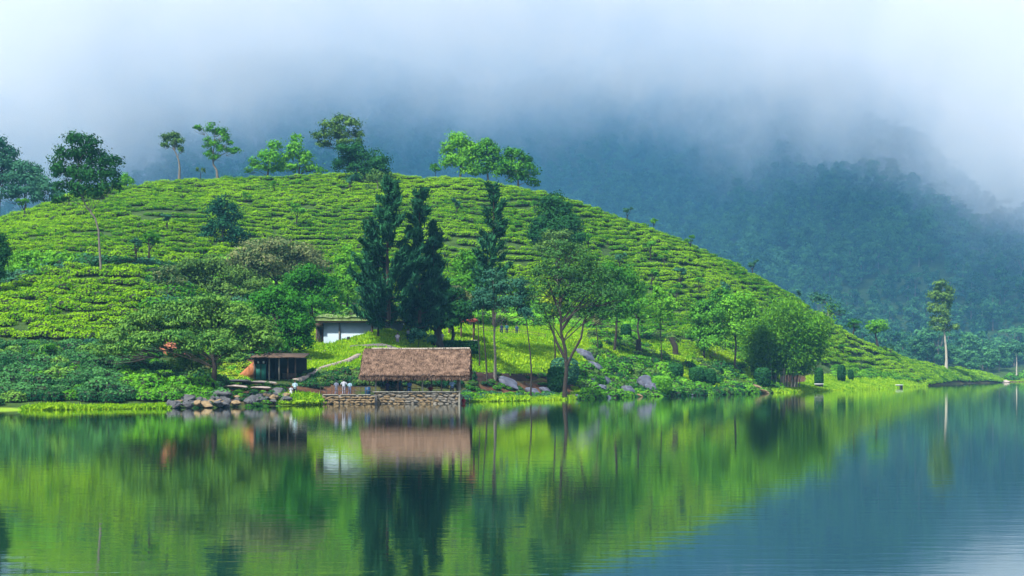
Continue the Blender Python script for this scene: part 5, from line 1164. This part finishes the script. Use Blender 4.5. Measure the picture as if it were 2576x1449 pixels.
# ------------------------------------------------------------------ people
SK = {}
def cloth(c):
    k = tuple(c)
    if k not in SK: SK[k] = solid('cloth', c, .85, .08, 3)
    return SK[k]
skinm = solid('skin', (.16, .075, .045), .6, .05, 3); hairm = solid('hair', (.008, .007, .006), .6, .1, 3)
def person(label, x, y, z, h=1.68, face=0.0, shirt=(.7, .7, .75), legs=(.02, .02, .04), arms=((.25, 0, -1), (-.25, 0, -1)), skirt=False, sit=False, group=None, step=.09, long=False):
    t = thing('person', (x, y, z), label, 'person', group, face); k = h / 1.7
    V_ = []; E_ = []; Rr = []
    def v(p, r): V_.append((p[0] * k, p[1] * k, p[2] * k)); Rr.append(r * k); return len(V_) - 1
    def e(a, b): E_.append((a, b))
    pz = .92 if not sit else .48
    pel = v((0, 0, pz), .13); be = v((0, 0, pz + .15), .12); chst = v((0, 0, pz + .36), .145); nk0 = v((0, 0, pz + .5), .08); nk = v((0, -.01, pz + .58), .05); hd = v((0, -.02, pz + .67), .085); tp = v((0, -.01, pz + .76), .08)
    for a, b in ((pel, be), (be, chst), (chst, nk0), (nk0, nk), (nk, hd), (hd, tp)): e(a, b)
    ns = v((0, -.115, pz + .665), .013); e(hd, ns)
    for s in (1, -1): er = v((s * .09, 0, pz + .67), .014); e(hd, er)
    J = {}
    for s, nm in ((1, 'r'), (-1, 'l')):
        hp = v((s * .1, 0, pz - .04), .095); e(pel, hp)
        if sit: kn = v((s * .13, -.42, pz), .065); an = v((s * .13, -.44, .08), .042); to = v((s * .13, -.58, .03), .035)
        else: kn = v((s * .11, -step * s, .5), .06); an = v((s * .12, step * s, .08), .04); to = v((s * .13, step * s - .15, .03), .035)
        e(hp, kn); e(kn, an); e(an, to)
        shd = v((s * .18, 0, pz + .45), .065); e(chst, shd)
        d = Vector(arms[0 if s == 1 else 1]).normalized(); el = Vector((s * .2, 0, pz + .45)) + d * .29; fw = (d + Vector((0, -.35, .1))).normalized(); wr = el + fw * .25
        ei = v(el, .042); wi = v(wr, .028); e(shd, ei); e(ei, wi)
        pa = v(wr + fw * .07, .03); e(wi, pa)
        sd = fw.cross(Vector((0, 1, .3))).normalized()
        for j in range(4):
            b0 = wr + fw * .10 + sd * (j - 1.5) * .02; f1 = v(b0, .009); f2 = v(b0 + fw * (.05 + .012 * (1.5 - abs(j - 1.5))) + Vector((0, 0, -.01)), .007); e(pa, f1); e(f1, f2)
        th = v(wr + fw * .05 + sd * -.045, .010); th2 = v(wr + fw * .09 + sd * -.06, .008); e(pa, th); e(th, th2)
        J[nm] = (Vector((s * .18, 0, pz + .45)), el, wr, V_[hp], V_[kn], V_[an])
    me = bpy.data.meshes.new('body'); me.from_pydata(V_, E_, []); me.materials.append(skinm)
    b = bpy.data.objects.new('body', me); put(b, parent=t)
    sk = b.modifiers.new('skin', 'SKIN')
    for i, r in enumerate(Rr): me.skin_vertices[0].data[i].radius = (r, r * (.8 if i < 4 else 1))
    me.skin_vertices[0].data[0].use_root = True
    sb_ = b.modifiers.new('sub', 'SUBSURF'); sb_.levels = 1; sb_.render_levels = 1
    K = lambda p: (p[0] * k, p[1] * k, p[2] * k)
    def lathe(rings, sides=14):
        co = [K((rx * math.cos(a), ry * math.sin(a) + yo, z_)) for z_, rx, ry, yo in rings for a in np.arange(sides) / sides * 2 * math.pi]
        return np.array(co), [[i * sides + j, i * sides + (j + 1) % sides, (i + 1) * sides + (j + 1) % sides, (i + 1) * sides + j] for i in range(len(rings) - 1) for j in range(sides)]
    m = MB(); m.add(*lathe([(pz - (.42 if long else .06), .19 if not long else .24, .14, 0), (pz + .1, .165, .125, 0), (pz + .34, .195, .14, 0), (pz + .47, .20, .12, 0), (pz + .53, .11, .09, 0), (pz + .55, .06, .06, 0)]))
    for s in 'rl': a, el, wr = J[s][:3]; m.tube([K(a - (el - a) * .1), K(a), K(a + (el - a) * .9)], np.array([.06, .078, .065]) * k, 8)
    m.build('shirt', cloth(shirt), t, True)
    m = MB()
    if skirt: m.add(*lathe([(.18, .27, .2, 0), (pz - .2, .21, .15, 0), (pz + .06, .165, .125, 0)]))
    else:
        m.add(*lathe([(pz - .14, .17, .13, 0), (pz, .185, .14, 0), (pz + .08, .165, .125, 0)]))
        for s in 'rl': hp, kn, an = [Vector(q) / k for q in J[s][3:]]; m.tube([K(hp + Vector((0, 0, .05))), K(hp), K(kn), K(an + Vector((0, 0, .04)))], np.array([.1, .105, .08, .065]) * k, 9)
    m.build('skirt' if skirt else 'trousers', cloth(legs), t, True)
    m = MB(); m.add(*lathe([(pz + .6, .075, .06, .05), (pz + .66, .098, .075, .035), (pz + .73, .104, .10, .005), (pz + .80, .085, .09, 0), (pz + .845, .03, .03, 0)], 12)); m.build('hair', hairm, t, True)
    return t
def pz(vx, D): return hz(PX(vx, D), D)
BL = (.35, .5, .75); W = (.36, .38, .44); NV = (.012, .02, .06); RD = (.35, .03, .03)
person('adult in a pale blue shirt and dark trousers standing on the dirt path', PX(742, 153.5), 153.5, pz(742, 153.5), 1.72, .3, (.45, .62, .68), (.015, .02, .03))
person('small child in white beside the adult on the dirt path', PX(732, 153), 153, pz(732, 153), 1.15, .2, W, (.7, .7, .72))
zl_ = zl + .0
person('visitor in a grey top and patterned trousers, leftmost of three on the landing', PX(846, 159), 159, zl_, 1.62, 3.0, (.12, .14, .2), (.12, .12, .18))
person('visitor in a white shirt in the middle of three on the landing', PX(865, 159.2), 159.2, zl_, 1.75, 3.1, W, (.2, .2, .26), arms=((.5, -.2, -.8), (-.5, -.2, -.8)))
person('visitor in a light blue shirt, rightmost of three on the landing', PX(880, 159), 159, zl_, 1.55, 2.9, (.2, .32, .42), (.08, .1, .2))
zf = zw - .42
person('person in a navy top standing in the middle of the pavilion', PX(1003, 161), 161, zf, 1.65, .2, NV, (.01, .01, .03))
person('person in navy with a pale blue scarf looking out from the pavilion', PX(1030, 160.6), 160.6, zf, 1.66, -.3, (.12, .22, .55), NV, long=True)
person('person in a dark violet dress at the left of the pavilion', PX(975, 162), 162, zf, 1.6, .4, (.05, .02, .08), (.04, .02, .06), skirt=True)
person('seated person in a dark red top at the pavilion table', PX(1083, 162.4), 162.4, zf, 1.6, 0, (.22, .02, .03), NV, sit=True)
person('person in a bright white and blue shirt at the right corner of the pavilion', PX(1137, 160.2), 160.2, zf, 1.75, .2, (.45, .62, .9), (.02, .03, .08), arms=((.5, -.5, -.5), (-.4, -.3, -.8)))
person('person in a red sari outside the right corner of the pavilion', PX(1166, 162.5), 162.5, pz(1166, 162.5), 1.6, -.4, RD, (.3, .05, .03), skirt=True)
person('person in a white top carrying a bundle near the pine trunks', PX(1027, 187), 187, pz(1027, 187), 1.75, .4, W, (.02, .03, .07), arms=((.5, -.8, .1), (-.5, -.8, .1)))
person('person in a pinkish shirt on the lawn kerb left of the pine trunks', PX(1000, 184), 184, pz(1000, 184), 1.65, .1, (.55, .45, .48), (.25, .2, .25))
person('person in white on the lawn just right of the pine trunks', PX(1112, 192), 192, pz(1112, 192), 1.6, .1, W, (.5, .45, .45))
for u, D, c, lab in ((1262, 212, NV, 'visitor in dark clothes, left of the group on the sunny lawn'), (1275, 213, (.02, .10, .12), 'visitor in a teal shirt in the middle of the lawn group'), (1300, 212, (.02, .05, .10), 'visitor in dark blue, right of the group on the sunny lawn')):
    person(lab, PX(u, D), D, pz(u, D), 1.65, .2, c, (.01, .02, .05))
# ripples where something broke the surface -----------------------------

# ------------------------------------------------------------------ haze and mist
def vol_mat(name, col, dens, aniso=0.0):
    m, n, l = new_mat(name)
    o = n.new('ShaderNodeOutputMaterial'); v = n.new('ShaderNodeVolumePrincipled')
    v.inputs['Color'].default_value = (*col, 1); v.inputs['Density'].default_value = dens; v.inputs['Anisotropy'].default_value = aniso
    l(v.outputs[0], o.inputs['Volume'])
    return m, n, l, v
def box_mesh(name, a, b, mat):
    x0, y0, z0 = a; x1, y1, z1 = b
    co = [(x0,y0,z0),(x1,y0,z0),(x1,y1,z0),(x0,y1,z0),(x0,y0,z1),(x1,y0,z1),(x1,y1,z1),(x0,y1,z1)]
    return mesh_np(name, co, [[0,3,2,1],[4,5,6,7],[0,1,5,4],[1,2,6,5],[2,3,7,6],[3,0,4,7]], mat)
HAZE = .00011
hm = vol_mat('haze_air', (.22, .60, 1.0), HAZE)[0]
put(bpy.data.objects.new('haze', box_mesh('haze', (-1250, -310, -4.5), (1250, 1475, 362), hm)), 'stuff')

# low cloud lying on the mountainside: a real body of uneven density, its underside follows the slope of the valley
mm, n, l, v = vol_mat('mist_air', (.985, .985, .999), .01)
g = n.new('ShaderNodeNewGeometry'); sx = n.new('ShaderNodeSeparateXYZ'); l(g.outputs['Position'], sx.inputs[0])
def mth(op, a, b=None, c=None, clamp=False):
    q = n.new('ShaderNodeMath'); q.operation = op; q.use_clamp = clamp
    for i_, z_ in enumerate((a, b, c)):
        if z_ is None: continue
        if isinstance(z_, (int, float)): q.inputs[i_].default_value = z_
        else: l(z_, q.inputs[i_])
    return q.outputs[0]
def noi(scale, sx_, sy_, sz_, det, rough=.6, dist=0.0):
    mpp = n.new('ShaderNodeMapping'); mpp.inputs['Scale'].default_value = (sx_, sy_, sz_); l(g.outputs['Position'], mpp.inputs[0])
    z = n.new('ShaderNodeTexNoise'); z.inputs['Scale'].default_value = scale; z.inputs['Detail'].default_value = det; z.inputs['Roughness'].default_value = rough; z.inputs['Distortion'].default_value = dist
    l(mpp.outputs[0], z.inputs['Vector']); return z.outputs[0]
fcv = n.new('ShaderNodeFloatCurve'); cvm = fcv.mapping.curves[0]
XB = [-900, -364, -290, -225, -185, -150, -110, -50, 0, 80, 166, 242, 291, 420, 900]; ZB = [120, 118, 98, 102, 128, 142, 150, 154, 156, 156, 126, 84, 60, 60, 60]
for i_, (a_, b_) in enumerate(zip(XB, ZB)):
    a_, b_ = (a_ + 900) / 1800, b_ / 400
    if i_ < 2:
        cvm.points[0 if i_ == 0 else len(cvm.points) - 1].location = (a_, b_) if i_ == 0 else (1, ZB[-1] / 400)
    if i_ not in (0, len(XB) - 1): cvm.points.new(a_, b_)
fcv.mapping.update()
l(mth('MULTIPLY_ADD', sx.outputs[0], 1 / 1800, .5, True), fcv.inputs['Value'])
zb = mth('MULTIPLY_ADD', fcv.outputs[0], 400, -15)
zb = mth('ADD', zb, mth('MULTIPLY_ADD', sx.outputs[1], .03, -32))
n1 = mth('MULTIPLY_ADD', noi(.011, 1, 1, .8, 6, .66, .9), 170, -85)
n3 = mth('MULTIPLY_ADD', noi(.034, 1, .8, 1.3, 4, .7, 1.2), 90, -45)
hgt = mth('ADD', mth('ADD', mth('SUBTRACT', sx.outputs[2], zb), n1), n3)
hgt = mth('MAXIMUM', hgt, mth('MULTIPLY_ADD', sx.outputs[2], 1.5, -330))
d = mth('MULTIPLY', hgt, 1 / 85, None, True)
d = mth('POWER', d, 1.7)
n2 = mth('MULTIPLY_ADD', noi(.02, 1, 1, .6, 5, .66, .8), 2.6, -.25)
d = mth('MULTIPLY', mth('MULTIPLY', d, mth('MAXIMUM', n2, .15)), .013)
# the valley air under the cloud is thinner and bluer than the cloud itself
cmx = n.new('ShaderNodeMix'); cmx.data_type = 'RGBA'; l(mth('MULTIPLY', d, 170, None, True), cmx.inputs[0]); cmx.inputs[6].default_value = (.20, .60, 1.0, 1); cmx.inputs[7].default_value = (.895, .922, .985, 1)
l(cmx.outputs[2], v.inputs['Color'])
d = mth('ADD', d, .00085)
l(d, v.inputs['Density'])
mo = bpy.data.objects.new('mist', box_mesh('mist', (-1100, 600, -1), (1100, 1440, 352), mm)); put(mo, 'stuff')
cy.volume_step_rate = 6.0; cy.volume_preview_step_rate = 6.0; cy.volume_max_steps = 128
